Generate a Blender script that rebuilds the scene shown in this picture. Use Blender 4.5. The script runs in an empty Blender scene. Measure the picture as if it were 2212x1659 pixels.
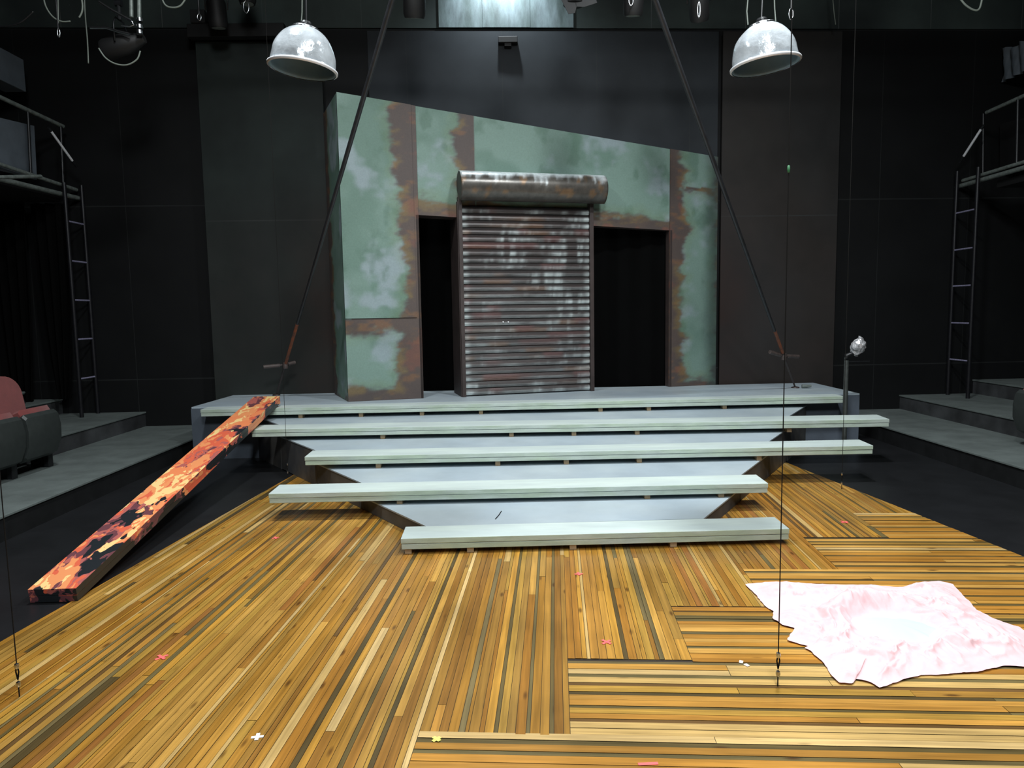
import bpy, math, random
import numpy as np
from mathutils import Vector, Matrix
random.seed(7)
C = bpy.context.scene.collection
PI = math.pi

# ------------------------------------------------------------------ camera, world, lights, exposure
CAM_H, FOC = 1.58, 1550.0
PITCH, YAW, ROLL = math.radians(5.6676), math.radians(0.6792), 0.0165
fw = Vector((math.sin(YAW)*math.cos(PITCH), math.cos(YAW)*math.cos(PITCH), -math.sin(PITCH)))
r0 = Vector((math.cos(YAW), -math.sin(YAW), 0)); u0 = r0.cross(fw)
cr, sr = math.cos(ROLL), math.sin(ROLL)
RT = r0*cr - u0*sr; UP = r0*sr + u0*cr
cam = bpy.data.cameras.new('camera'); co = bpy.data.objects.new('camera', cam); C.objects.link(co)
cam.sensor_fit = 'HORIZONTAL'; cam.sensor_width = 36; cam.lens = FOC/2212*36; cam.clip_end = 100
M = Matrix((RT, UP, -fw)).transposed().to_4x4(); M.translation = Vector((0, 0, CAM_H)); co.matrix_world = M
bpy.context.scene.camera = co
vs = bpy.context.scene.view_settings
vs.view_transform = 'Standard'; vs.look = 'None'; vs.gamma = 1; vs.use_curve_mapping = False; vs.exposure = 0.0
w = bpy.data.worlds.new('world'); bpy.context.scene.world = w; w.use_nodes = True
w.node_tree.nodes['Background'].inputs[0].default_value = (.75, .85, 1, 1)
w.node_tree.nodes['Background'].inputs[1].default_value = 0.02
def area(name, loc, target, size, power, col=(.93, .98, 1), spread=180):
    l = bpy.data.lights.new(name, 'AREA'); l.shape = 'DISK'; l.size = size; l.energy = power; l.color = col; l.spread = math.radians(spread)
    o = bpy.data.objects.new(name, l); C.objects.link(o); o.location = loc
    o.rotation_euler = (Vector(target)-Vector(loc)).to_track_quat('-Z', 'Y').to_euler(); return o
def spot(name, loc, target, power, ang, blend=.6, rad=.12, col=(.93, .98, 1)):
    l = bpy.data.lights.new(name, 'SPOT'); l.energy = power; l.color = col; l.spot_size = math.radians(ang); l.spot_blend = blend; l.shadow_soft_size = rad
    o = bpy.data.objects.new(name, l); C.objects.link(o); o.location = loc
    o.rotation_euler = (Vector(target)-Vector(loc)).to_track_quat('-Z', 'Y').to_euler(); return o
area('work_light_left', (-1.9, 4.6, 5.9), (-1.6, 5.2, 0), .5, 135, spread=150)
area('work_light_right', (1.9, 4.8, 5.9), (1.8, 5.4, 0), .5, 190, spread=150)
area('work_light_near', (.9, 2.0, 5.9), (1.6, 2.6, 0), .45, 150, spread=150)
area('front_fill_light', (.5, -1.6, 5.8), (.3, 6.0, .4), 1.4, 290)  # added soft fill from the front, unseen behind the camera
spot('cloth_light', (2.1, 2.4, 5.9), (1.5, 3.3, 0), 40, 16, .9, .15)
spot('wall_light', (.05, 9.0, 6.05), (.05, 9.6, 5.1), 220, 120, .9, .05, (.85, .95, 1))

# ------------------------------------------------------------------ picture point -> point in the place
O = Vector((0, 0, CAM_H))
def ray(px, py): return fw*FOC + RT*(px-1106) + UP*(829.5-py)
def on_z(px, py, z): d = ray(px, py); return O + d*((z-CAM_H)/d.z)
def on_y(px, py, y): d = ray(px, py); return O + d*(y/d.y)
def on_x(px, py, x): d = ray(px, py); return O + d*(x/d.x)

# ------------------------------------------------------------------ helpers
def lin(c): return tuple((x/255/12.92) if x/255 <= .04045 else ((x/255+.055)/1.055)**2.4 for x in c)
def hsh(ix, iy, seed): 
    n = (ix.astype(np.int64)*374761393 + iy.astype(np.int64)*668265263 + seed*144269) & 0xffffffff
    n = ((n ^ (n >> 13))*1274126177) & 0xffffffff
    return ((n ^ (n >> 16)) & 0xffff)/65535.0
def vnoise(x, y, seed=0):
    x = np.asarray(x, float); y = np.asarray(y, float)
    ix = np.floor(x).astype(int); iy = np.floor(y).astype(int); fx = x-ix; fy = y-iy
    fx = fx*fx*(3-2*fx); fy = fy*fy*(3-2*fy)
    a = hsh(ix, iy, seed); b = hsh(ix+1, iy, seed); c = hsh(ix, iy+1, seed); d = hsh(ix+1, iy+1, seed)
    return a*(1-fx)*(1-fy)+b*fx*(1-fy)+c*(1-fx)*fy+d*fx*fy
def fbm(x, y, seed=0, octv=4):
    s = 0; a = .5; t = 0
    for k in range(octv): s = s+a*vnoise(np.asarray(x)*2**k, np.asarray(y)*2**k, seed+k*17); t += a; a *= .55
    return s/t
def sst(e0, e1, x): t = np.clip((x-e0)/(e1-e0), 0, 1); return t*t*(3-2*t)

class MB:
    def __init__(s): s.v = []; s.f = []; s.c = []; s.uv = []; s.mi = []; s.hc = False; s.hu = False
    def face(s, pts, col=None, uv=None, mi=0):
        n = len(s.v); s.v += [tuple(p) for p in pts]; s.f.append(tuple(range(n, n+len(pts))))
        s.c.append(col); s.uv.append(uv); s.mi.append(mi)
        if col is not None: s.hc = True
        if uv is not None: s.hu = True
    def add(s, vs_, fs, mi=0, col=None):
        n = len(s.v); s.v += [tuple(p) for p in vs_]
        for f in fs: s.f.append(tuple(i+n for i in f)); s.c.append(col); s.uv.append(None); s.mi.append(mi)
        if col is not None: s.hc = True
    def prism(s, poly, z0, z1, mi=0):
        """poly: counter-clockwise xy list; z0,z1 numbers or lists"""
        n = len(poly); a = z0 if isinstance(z0, (list, tuple)) else [z0]*n; b = z1 if isinstance(z1, (list, tuple)) else [z1]*n
        vs_ = [(p[0], p[1], a[i]) for i, p in enumerate(poly)]+[(p[0], p[1], b[i]) for i, p in enumerate(poly)]
        fs = [tuple(range(n-1, -1, -1)), tuple(range(n, 2*n))]+[(i, (i+1) % n, (i+1) % n+n, i+n) for i in range(n)]
        s.add(vs_, fs, mi)
    def box(s, x0, x1, y0, y1, z0, z1, T=None, mi=0):
        vs_ = [Vector(p) for p in ((x0, y0, z0), (x1, y0, z0), (x1, y1, z0), (x0, y1, z0), (x0, y0, z1), (x1, y0, z1), (x1, y1, z1), (x0, y1, z1))]
        if T is not None: vs_ = [T @ p for p in vs_]
        s.add(vs_, [(3, 2, 1, 0), (4, 5, 6, 7), (0, 1, 5, 4), (1, 2, 6, 5), (2, 3, 7, 6), (3, 0, 4, 7)], mi)
    def tube(s, pts, r, n=10, mi=0, cap=True):
        pts = [Vector(p) for p in pts]; rs = r if isinstance(r, (list, tuple)) else [r]*len(pts)
        vs_ = []; prev = None
        for i, p in enumerate(pts):
            d = (pts[min(i+1, len(pts)-1)]-pts[max(i-1, 0)]).normalized()
            if prev is None: a = d.orthogonal().normalized()
            else: a = (prev-d*prev.dot(d)); a = a.normalized() if a.length > 1e-6 else d.orthogonal().normalized()
            prev = a; b = d.cross(a)
            for k in range(n): t = 2*PI*k/n; vs_.append(p+(a*math.cos(t)+b*math.sin(t))*rs[i])
        fs = []
        for i in range(len(pts)-1):
            for k in range(n): k2 = (k+1) % n; fs.append((i*n+k, i*n+k2, (i+1)*n+k2, (i+1)*n+k))
        if cap: fs.append(tuple(range(n-1, -1, -1))); fs.append(tuple((len(pts)-1)*n+k for k in range(n)))
        s.add(vs_, fs, mi)
    def lathe(s, prof, n=32, T=None, mi=0, wob=0):
        vs_ = []
        for j, (r, z) in enumerate(prof):
            for k in range(n):
                t = 2*PI*k/n; rr = r*(1+wob*math.sin(t*8+j*.25)+wob*.6*math.sin(t*3+j*.9+1)) ; p = Vector((rr*math.cos(t), rr*math.sin(t), z)); vs_.append(T @ p if T is not None else p)
        fs = [(j*n+k, j*n+(k+1) % n, (j+1)*n+(k+1) % n, (j+1)*n+k) for j in range(len(prof)-1) for k in range(n)]
        s.add(vs_, fs, mi)
    def build(s, name, mats, parent=None, smooth=False, bevel=0, solid=0, ang=None):
        me = bpy.data.meshes.new(name); me.from_pydata(s.v, [], s.f); me.update()
        for m in (mats if isinstance(mats, list) else [mats]): me.materials.append(m)
        me.polygons.foreach_set('material_index', s.mi)
        if s.hc:
            ca = me.color_attributes.new('Col', 'FLOAT_COLOR', 'CORNER'); arr = []
            for f, c in zip(s.f, s.c):
                for k in range(len(f)):
                    cc = (1, 1, 1) if c is None else (c[k] if isinstance(c[0], (tuple, list, np.ndarray)) else c); arr += [cc[0], cc[1], cc[2], 1.0]
            ca.data.foreach_set('color', arr)
        if s.hu:
            ul = me.uv_layers.new(name='UVMap'); arr = []
            for f, u in zip(s.f, s.uv):
                for k in range(len(f)): arr += list(u[k]) if u is not None else [0, 0]
            ul.data.foreach_set('uv', arr)
        if smooth: me.polygons.foreach_set('use_smooth', [True]*len(me.polygons))
        o = bpy.data.objects.new(name, me); C.objects.link(o)
        if ang: me.set_sharp_from_angle(angle=math.radians(ang))
        if bevel:
            b = o.modifiers.new('bevel', 'BEVEL'); b.width = bevel; b.segments = 2; b.limit_method = 'ANGLE'
        if solid:
            b = o.modifiers.new('solidify', 'SOLIDIFY'); b.thickness = solid; b.offset = -1
        if parent is not None: o.parent = parent; o.matrix_parent_inverse = Matrix.Identity(4)
        return o
def gridmesh(name, P, COL, mat, parent=None, smooth=True, solid=0):
    """P: (n,m,3) array, COL (n,m,3) or None"""
    n, m = P.shape[:2]; me = bpy.data.meshes.new(name)
    idx = np.arange(n*m).reshape(n, m)
    F = np.stack([idx[:-1, :-1], idx[1:, :-1], idx[1:, 1:], idx[:-1, 1:]], -1).reshape(-1, 4)
    me.from_pydata(P.reshape(-1, 3).tolist(), [], F.tolist()); me.update(); me.materials.append(mat)
    if COL is not None:
        ca = me.color_attributes.new('Col', 'FLOAT_COLOR', 'POINT')
        ca.data.foreach_set('color', np.concatenate([COL.reshape(-1, 3), np.ones((n*m, 1))], 1).ravel())
    if smooth: me.polygons.foreach_set('use_smooth', [True]*len(me.polygons))
    o = bpy.data.objects.new(name, me); C.objects.link(o)
    if solid: b = o.modifiers.new('solidify', 'SOLIDIFY'); b.thickness = solid; b.offset = -1
    if parent is not None: o.parent = parent
    return o
def thing(name, label, cat, group=None):
    o = bpy.data.objects.new(name, None); C.objects.link(o); o.empty_display_size = .1
    return tag(o, label, cat, group)
def tag(o, label, cat, group=None, kind=None):
    o['label'] = label; o['category'] = cat
    if group: o['group'] = group
    if kind: o['kind'] = kind
    return o
def base_at(o, loc):
    """put a thing's Empty at its base without moving the parts (parts are built in world coordinates)"""
    loc = Vector(loc); o.location = loc
    for ch in o.children: ch.location = ch.location-loc
    return o
def struct(o): o['kind'] = 'structure'; return o

# ------------------------------------------------------------------ materials
def mat(name, col, rough=.6, metal=0, var=.15, vscale=3, bump=0, bscale=60, col2=None, spec=.5, coat=0, stretch=(1, 1, 1), attr=False, uvm=False, alpha=None, detail=6, trans=0, sheen=0):
    m = bpy.data.materials.new(name); m.use_nodes = True; nt = m.node_tree; N = nt.nodes; L = nt.links
    b = N['Principled BSDF']; b.inputs['Roughness'].default_value = rough; b.inputs['Metallic'].default_value = metal
    b.inputs['Specular IOR Level'].default_value = spec; b.inputs['Coat Weight'].default_value = coat; b.inputs['Coat Roughness'].default_value = .15
    if trans: b.inputs['Transmission Weight'].default_value = trans
    if sheen: b.inputs['Sheen Weight'].default_value = sheen
    tc = N.new('ShaderNodeTexCoord'); mp = N.new('ShaderNodeMapping'); mp.inputs['Scale'].default_value = stretch
    L.new(tc.outputs['UV' if uvm else 'Object'], mp.inputs[0])
    nz = N.new('ShaderNodeTexNoise'); nz.inputs['Scale'].default_value = vscale; nz.inputs['Detail'].default_value = detail; nz.inputs['Roughness'].default_value = .6
    L.new(mp.outputs[0], nz.inputs[0])
    rp = N.new('ShaderNodeMapRange'); rp.inputs[1].default_value = .3; rp.inputs[2].default_value = .7; rp.inputs[3].default_value = 1-var; rp.inputs[4].default_value = 1+var
    L.new(nz.outputs[0], rp.inputs[0])
    mx = N.new('ShaderNodeMix'); mx.data_type = 'RGBA'; mx.blend_type = 'MULTIPLY'; mx.inputs[0].default_value = 1
    if attr:
        at = N.new('ShaderNodeAttribute'); at.attribute_name = 'Col'; L.new(at.outputs['Color'], mx.inputs[6])
    elif col2 is not None:
        n2 = N.new('ShaderNodeTexNoise'); n2.inputs['Scale'].default_value = vscale*.45; n2.inputs['Detail'].default_value = 5; L.new(mp.outputs[0], n2.inputs[0])
        cr_ = N.new('ShaderNodeValToRGB'); cr_.color_ramp.elements[0].position = .38; cr_.color_ramp.elements[1].position = .62
        cr_.color_ramp.elements[0].color = (*lin(col), 1); cr_.color_ramp.elements[1].color = (*lin(col2), 1)
        L.new(n2.outputs[0], cr_.inputs[0]); L.new(cr_.outputs[0], mx.inputs[6])
    else: mx.inputs[6].default_value = (*lin(col), 1)
    L.new(rp.outputs[0], mx.inputs[7]); L.new(mx.outputs[2], b.inputs['Base Color'])
    if bump:
        nb = N.new('ShaderNodeTexNoise'); nb.inputs['Scale'].default_value = bscale; nb.inputs['Detail'].default_value = 4; L.new(mp.outputs[0], nb.inputs[0])
        bp = N.new('ShaderNodeBump'); bp.inputs['Strength'].default_value = bump; bp.inputs['Distance'].default_value = .01; L.new(nb.outputs[0], bp.inputs['Height']); L.new(bp.outputs[0], b.inputs['Normal'])
    return m
M_floor = mat('black_stage_floor', (27, 28, 30), .36, var=.25, vscale=2.5, bump=.06, bscale=30)
M_riser = mat('grey_riser_paint', (92, 100, 98), .75, var=.22, vscale=4, bump=.15, bscale=40)
M_riserside = mat('dark_riser_side', (62, 64, 66), .7, var=.45, vscale=3.5, bump=.1, col2=(40, 41, 43))
M_black = mat('black_paint', (14, 14, 15), .6, var=.2)
M_blackmetal = mat('black_metal', (30, 31, 33), .38, metal=.3, var=.25, vscale=20)
M_velvet = mat('black_velvet', (3, 3, 3), .95, var=.2, spec=.1)
M_steel = mat('bright_steel', (205, 208, 212), .25, metal=1, var=.1, vscale=30)
M_pipe = mat('worn_pipe', (112, 120, 116), .45, metal=.15, var=.4, vscale=25)
M_ladder = mat('ladder_paint', (26, 26, 30), .4, metal=.3, var=.3, vscale=15)
M_rung = mat('worn_rung', (186, 182, 214), .4, metal=.5, var=.35, vscale=60)
M_board = mat('pale_green_board', (200, 212, 206), .5, var=.07, vscale=5, bump=.12, bscale=70, col2=(188, 200, 198), stretch=(.6, 3, 3))
M_boardedge = mat('green_washed_edge', (168, 184, 164), .55, var=.14, vscale=7, bump=.2, bscale=90, col2=(178, 190, 182), stretch=(.8, 1, 4))
M_deck = mat('blue_grey_deck', (164, 177, 186), .42, var=.08, vscale=3, bump=.05, col2=(174, 185, 190))
M_deckside = mat('brown_grey_deck_side', (92, 90, 86), .6, var=.25, vscale=6, col2=(72, 74, 78))
M_platside = mat('slate_platform_side', (84, 92, 102), .5, var=.15, vscale=3)
M_pine = mat('pine_block', (152, 130, 100), .6, var=.15, vscale=20, stretch=(1, 1, 4))
M_flat = mat('painted_verdigris', (0, 0, 0), .6, attr=True, var=.07, vscale=55, bump=.12, bscale=80)
M_shut = mat('weathered_shutter', (0, 0, 0), .42, metal=.15, attr=True, var=.3, vscale=9, stretch=(1, 1, 12))
M_brown = mat('dark_brown_paint', (58, 48, 46), .55, var=.25, vscale=6)
M_paneledge = mat('dark_edge', (36, 38, 38), .6)
M_red = mat('red_upholstery', (118, 50, 48), .85, var=.12, vscale=12, bump=.25, bscale=250, sheen=.3)
M_shell = mat('dark_plastic_shell', (46, 51, 50), .5, var=.15, vscale=18)
M_pink = mat('pink_cloth', (234, 196, 199), .8, var=.08, vscale=7, bump=.5, bscale=16, spec=.2)
M_white = mat('matte_white', (196, 208, 216), .8, var=.02, spec=.2)
M_tapep = mat('coral_tape', (255, 112, 110), .5, var=.05)
M_tapew = mat('white_tape', (250, 250, 250), .5, var=.03)
M_tapey = mat('yellow_tape', (250, 240, 120), .5, var=.03)
M_cable = mat('grey_cable', (120, 128, 120), .5, var=.1)
M_wire = mat('dark_wire', (26, 25, 24), .8, spec=.1)
M_grey = mat('grey_panel', (88, 96, 104), .6, var=.15, vscale=5)
M_foil = mat('crumpled_silver', (205, 205, 208), .35, metal=.6, var=.3, vscale=30, bump=.5, bscale=40)

def wood_mat():
    m = bpy.data.materials.new('varnished_planks'); m.use_nodes = True; nt = m.node_tree; N = nt.nodes; L = nt.links; b = N['Principled BSDF']
    at = N.new('ShaderNodeAttribute'); at.attribute_name = 'Col'
    uv = N.new('ShaderNodeUVMap'); 
    mp = N.new('ShaderNodeMapping'); mp.inputs['Scale'].default_value = (2.2, 60, 1); L.new(uv.outputs[0], mp.inputs[0])
    n1 = N.new('ShaderNodeTexNoise'); n1.inputs['Scale'].default_value = 1; n1.inputs['Detail'].default_value = 5; n1.inputs['Distortion'].default_value = .6; L.new(mp.outputs[0], n1.inputs[0])
    r1 = N.new('ShaderNodeMapRange'); r1.inputs[1].default_value = .3; r1.inputs[2].default_value = .7; r1.inputs[3].default_value = .72; r1.inputs[4].default_value = 1.22; L.new(n1.outputs[0], r1.inputs[0])
    m1 = N.new('ShaderNodeMix'); m1.data_type = 'RGBA'; m1.blend_type = 'MULTIPLY'; m1.inputs[0].default_value = 1; L.new(at.outputs['Color'], m1.inputs[6]); L.new(r1.outputs[0], m1.inputs[7])
    # knots
    mk = N.new('ShaderNodeMapping'); mk.inputs['Scale'].default_value = (3.2, 11, 1); L.new(uv.outputs[0], mk.inputs[0])
    vo = N.new('ShaderNodeTexVoronoi'); vo.inputs['Scale'].default_value = 1; L.new(mk.outputs[0], vo.inputs[0])
    r2 = N.new('ShaderNodeMapRange'); r2.inputs[1].default_value = .05; r2.inputs[2].default_value = .14; r2.inputs[3].default_value = .75; r2.inputs[4].default_value = 0; L.new(vo.outputs['Distance'], r2.inputs[0])
    m2 = N.new('ShaderNodeMix'); m2.data_type = 'RGBA'; m2.inputs[7].default_value = (*lin((70, 38, 14)), 1); L.new(r2.outputs[0], m2.inputs[0]); L.new(m1.outputs[2], m2.inputs[6])
    # stains in the varnish
    tc = N.new('ShaderNodeTexCoord'); n3 = N.new('ShaderNodeTexNoise'); n3.inputs['Scale'].default_value = 1.6; n3.inputs['Detail'].default_value = 6; L.new(tc.outputs['Object'], n3.inputs[0])
    r3 = N.new('ShaderNodeMapRange'); r3.inputs[1].default_value = .35; r3.inputs[2].default_value = .68; r3.inputs[3].default_value = .78; r3.inputs[4].default_value = 1.1; L.new(n3.outputs[0], r3.inputs[0])
    m3 = N.new('ShaderNodeMix'); m3.data_type = 'RGBA'; m3.blend_type = 'MULTIPLY'; m3.inputs[0].default_value = 1; L.new(m2.outputs[2], m3.inputs[6]); L.new(r3.outputs[0], m3.inputs[7])
    L.new(m3.outputs[2], b.inputs['Base Color'])
    r4 = N.new('ShaderNodeMapRange'); r4.inputs[3].default_value = .22; r4.inputs[4].default_value = .42; L.new(n3.outputs[0], r4.inputs[0]); L.new(r4.outputs[0], b.inputs['Roughness'])
    b.inputs['Coat Weight'].default_value = .35; b.inputs['Coat Roughness'].default_value = .18
    bp = N.new('ShaderNodeBump'); bp.inputs['Strength'].default_value = .12; bp.inputs['Distance'].default_value = .004; L.new(n1.outputs[0], bp.inputs['Height']); L.new(bp.outputs[0], b.inputs['Normal'])
    return m
M_wood = wood_mat()

M_wboard = mat('streaky_light_pool', (66, 80, 80), .6, var=.35, vscale=5, col2=(98, 112, 116), stretch=(2.5, 1, .7), bump=.1)  # streaky grey, paled so part of the light pool sits in the colour
M_rod = mat('white_glint', (235, 236, 240), .35, metal=.2, var=.05)  # near-white colour stands in for lamp reflections on rods and lamp rims
def wall_mat(name, col, zs, w_=1.22, line=.05, col2=None, off=0, brown=None):
    """painted sheets: seams at the heights zs and every w_ metres, scuffs"""
    m = mat(name, col, .62, var=.22, vscale=1.3, col2=col2, spec=.2); nt = m.node_tree; N = nt.nodes; L = nt.links; b = N['Principled BSDF']
    src = b.inputs['Base Color'].links[0].from_socket
    g = N.new('ShaderNodeNewGeometry'); sp = N.new('ShaderNodeSeparateXYZ'); L.new(g.outputs['Position'], sp.inputs[0])
    def mth(op, a, v): 
        n = N.new('ShaderNodeMath'); n.operation = op
        for i, x in enumerate((a, v)):
            if x is None: continue
            if isinstance(x, (int, float)): n.inputs[i].default_value = x
            else: L.new(x, n.inputs[i])
        return n.outputs[0]
    tot = None
    for z in zs:
        d = mth('ABSOLUTE', mth('SUBTRACT', sp.outputs[2], z), None); q = mth('LESS_THAN', d, .008); tot = q if tot is None else mth('MAXIMUM', tot, q)
    if w_:
        fr = mth('FRACT', mth('DIVIDE', mth('ADD', sp.outputs[0], 20.0+off), w_), None); q = mth('LESS_THAN', fr, .007/w_); tot = q if tot is None else mth('MAXIMUM', tot, q)
    nz = N.new('ShaderNodeTexNoise'); nz.inputs['Scale'].default_value = 2.2; nz.inputs['Detail'].default_value = 8; L.new(g.outputs['Position'], nz.inputs[0])
    k = mth('MULTIPLY', tot, mth('MULTIPLY', nz.outputs[0], 1.2)); 
    mx = N.new('ShaderNodeMix'); mx.data_type = 'RGBA'; L.new(k, mx.inputs[0]); L.new(src, mx.inputs[6]); mx.inputs[7].default_value = (line, line*1.1, line*1.1, 1)
    n4 = N.new('ShaderNodeTexNoise'); n4.inputs['Scale'].default_value = 9; n4.inputs['Detail'].default_value = 10; n4.inputs['Roughness'].default_value = .75; L.new(g.outputs['Position'], n4.inputs[0])
    s4 = mth('MULTIPLY', mth('GREATER_THAN', n4.outputs[0], .70), .5)
    m5 = N.new('ShaderNodeMix'); m5.data_type = 'RGBA'; L.new(s4, m5.inputs[0]); L.new(mx.outputs[2], m5.inputs[6]); m5.inputs[7].default_value = (line*1.6, line*1.7, line*1.7, 1)
    out = m5.outputs[2]
    if brown:
        x0, x1, zt = brown
        mr = N.new('ShaderNodeMapRange'); mr.inputs[1].default_value = x0; mr.inputs[2].default_value = x1; mr.inputs[3].default_value = 0; mr.inputs[4].default_value = 1; L.new(sp.outputs[0], mr.inputs[0])
        mz = N.new('ShaderNodeMapRange'); mz.inputs[1].default_value = zt+1; mz.inputs[2].default_value = zt-.4; L.new(sp.outputs[2], mz.inputs[0])
        n6 = N.new('ShaderNodeTexNoise'); n6.inputs['Scale'].default_value = 2.6; n6.inputs['Detail'].default_value = 6; L.new(g.outputs['Position'], n6.inputs[0])
        q = mth('MULTIPLY', mth('MULTIPLY', mth('MULTIPLY', mz.outputs[0], mth('MAXIMUM', mr.outputs[0], .25)), n6.outputs[0]), 1.3)
        m7 = N.new('ShaderNodeMix'); m7.data_type = 'RGBA'; L.new(q, m7.inputs[0]); L.new(out, m7.inputs[6]); m7.inputs[7].default_value = (*lin((50, 38, 35)), 1); out = m7.outputs[2]
    L.new(out, b.inputs['Base Color']); return m
M_wall = wall_mat('black_sheet_wall', (17, 18, 19), [3.0, .8, 5.15], line=.022, off=.6)
M_wallup = wall_mat('scuffed_grey_wall', (40, 46, 46), [], 1.22, line=.12, col2=(62, 72, 70))
M_mask = wall_mat('masking_green_grey', (41, 49, 47), [2.78], 0, line=.035, col2=(34, 39, 38), brown=(-3.0, -2.2, 2.4))
M_maskc = wall_mat('masking_centre', (44, 48, 52), [], 1.2, line=.035, off=.35)
M_maskr = wall_mat('masking_brown_grey', (42, 42, 42), [2.78], 0, line=.035, col2=(46, 43, 41), brown=(3.6, 2.86, 2.4))

# ------------------------------------------------------------------ the room
def WY(x): return 9.47+.034*x
m = MB(); m.box(-9, 9.5, -4, 10.2, -.1, 0); struct(m.build('floor', M_floor))
ZC = 6.2
m = MB(); m.prism([(-9, WY(-9)), (9.5, WY(9.5)), (9.5, WY(9.5)+.2), (-9, WY(-9)+.2)], 0, 5.15); struct(m.build('wall_back', M_wall))
m = MB(); m.prism([(-9, WY(-9)-.012), (9.5, WY(9.5)-.012), (9.5, WY(9.5)+.2), (-9, WY(-9)+.2)], 5.158, ZC); struct(m.build('trim_1', M_wallup))
m = MB(); m.box(-9.2, -9, -4, 10.3, 0, ZC); struct(m.build('wall_left', M_wall))
m = MB(); m.box(9.5, 9.7, -4, 10.3, 0, ZC); struct(m.build('wall_right', M_wall))
m = MB(); m.box(-9.2, 9.7, -4.2, -4, 0, ZC); struct(m.build('wall_front', M_wall))
m = MB(); m.box(-9.2, 9.7, -4.2, 10.3, ZC, ZC+.15); struct(m.build('ceiling', M_black))

# seating risers, three a side
M_riserlow = mat('black_riser_side', (22, 23, 24), .6, var=.4, vscale=4, spec=.3)
def riser(x0, x1, z1, side, label, z0=0, y0=-1.0):
    t = thing('seating_riser', label, 'riser', 'stepped seating risers')
    ya, yb = WY(x0)-.005, WY(x1)-.005
    m = MB(); m.prism([(x0, y0), (x1, y0), (x1, yb), (x0, ya)], z0, z1-.02); m.build('riser_side', M_riserside if z0 else M_riserlow, t)
    m = MB(); a, b = (x0, x1+.012) if side < 0 else (x0-.012, x1)
    m.prism([(a, y0), (b, y0), (b, yb), (a, ya)], z1-.02, z1); m.build('riser_top', M_riser, t, bevel=.004)
    base_at(t, ((x0+x1)/2, 4, z0))
riser(-8.99, -3.62, .19, -1, 'lowest grey seating riser beside the painted orange beam')
riser(-8.99, -4.66, .38, -1, 'middle grey seating riser under the left ladder', .19)
riser(-8.99, -5.70, .57, -1, 'top grey seating riser behind the red seats', .38)
riser(4.44, 9.49, .19, 1, 'lowest grey seating riser at right of the platform')
riser(5.40, 9.49, .38, 1, 'middle grey seating riser under the right ladder', .19)
riser(6.42, 9.49, .57, 1, 'top grey seating riser at the far right', .38)

# masking panels
def panel(name, pts, z0, z1, M_, label, th=.04):
    m = MB(); (xa, ya), (xb, yb) = pts; m.prism([(xa, ya), (xb, yb), (xb, yb+th), (xa, ya+th)], z0, z1)
    return tag(m.build(name, M_), label, 'panel')
panel('masking_panel', [(-3.68, 9.16), (-2.17, 9.21)], .192, 4.93, M_mask, 'tall dark green-grey scenery panel left of the green wall')
panel('masking_panel', [(2.86, 9.44), (4.40, 9.49)], .0, 5.08, M_maskr, 'tall dark brown-grey scenery panel right of the green wall')
panel('masking_panel', [(-1.62, 9.34), (2.82, 9.50)], 2.9, 5.10, M_maskc, 'wide dark grey panel above the green wall')
a = on_y(948, 40, 9.45); b = on_y(1239, 40, 9.45); c = on_y(1042, 40, 9.45); d = on_y(1145, 40, 9.45)  # scuffed boards whose paler colour helps paint the lamp's pool of light
for x0, x1, th_, lb in ((a.x, c.x-.002, .018, 'left grey scuffed board with the light pool partly painted on, above the centre panel'), (c.x, d.x-.002, .024, 'middle grey scuffed board with the light pool partly painted on, above the centre panel'), (d.x, b.x, .018, 'right grey scuffed board with the light pool partly painted on, above the centre panel')):
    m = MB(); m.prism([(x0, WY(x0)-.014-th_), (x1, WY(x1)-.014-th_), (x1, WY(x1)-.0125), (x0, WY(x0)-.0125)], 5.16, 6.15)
    tag(m.build('light_pool_board', M_wboard), lb, 'board', 'grey wall boards')
# black drape behind the openings
P = []
xs = np.linspace(-1.55, 2.80, 160)
for zz in (.0, 1.5, 2.98): P.append([(x, WY(x)-.10+.02*math.sin(x*22), zz) for x in xs])
tag(gridmesh('black_drape', np.array(P), None, M_velvet), 'black drape hanging behind the two doorways of the green wall', 'curtain')
# header beam over the left panel
t = thing('header_beam', 'black header beam above the left dark panel', 'beam')
a = on_y(410, 90, 9.05); b = on_y(690, 90, 9.05)
m = MB(); m.box(a.x, -2.55, 8.98, 9.10, 4.92, 5.07); m.build('beam', M_black, t, bevel=.004); 
m = MB(); m.box(a.x+.06, a.x+.23, 8.95, 9.08, 5.07, 5.22); m.build('mounting_block', M_black, t, bevel=.005); base_at(t, (-3.1, 9.04, 4.92))
t = on_y(1097, 84, 9.3)
m = MB(); m.prism([(t.x-.12, t.y), (t.x+.12, t.y), (t.x+.12, t.y+.12), (t.x-.12, t.y+.12)], [t.z-.04]*4, t.z+.035); m.box(t.x-.045, t.x+.045, t.y+.01, t.y+.1, t.z-.08, t.z-.04)
tag(m.build('wall_bracket', M_black, bevel=.006), 'small black bracket at the top edge of the centre panel', 'bracket')
t = on_y(1820, 62, 9.4)

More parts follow.
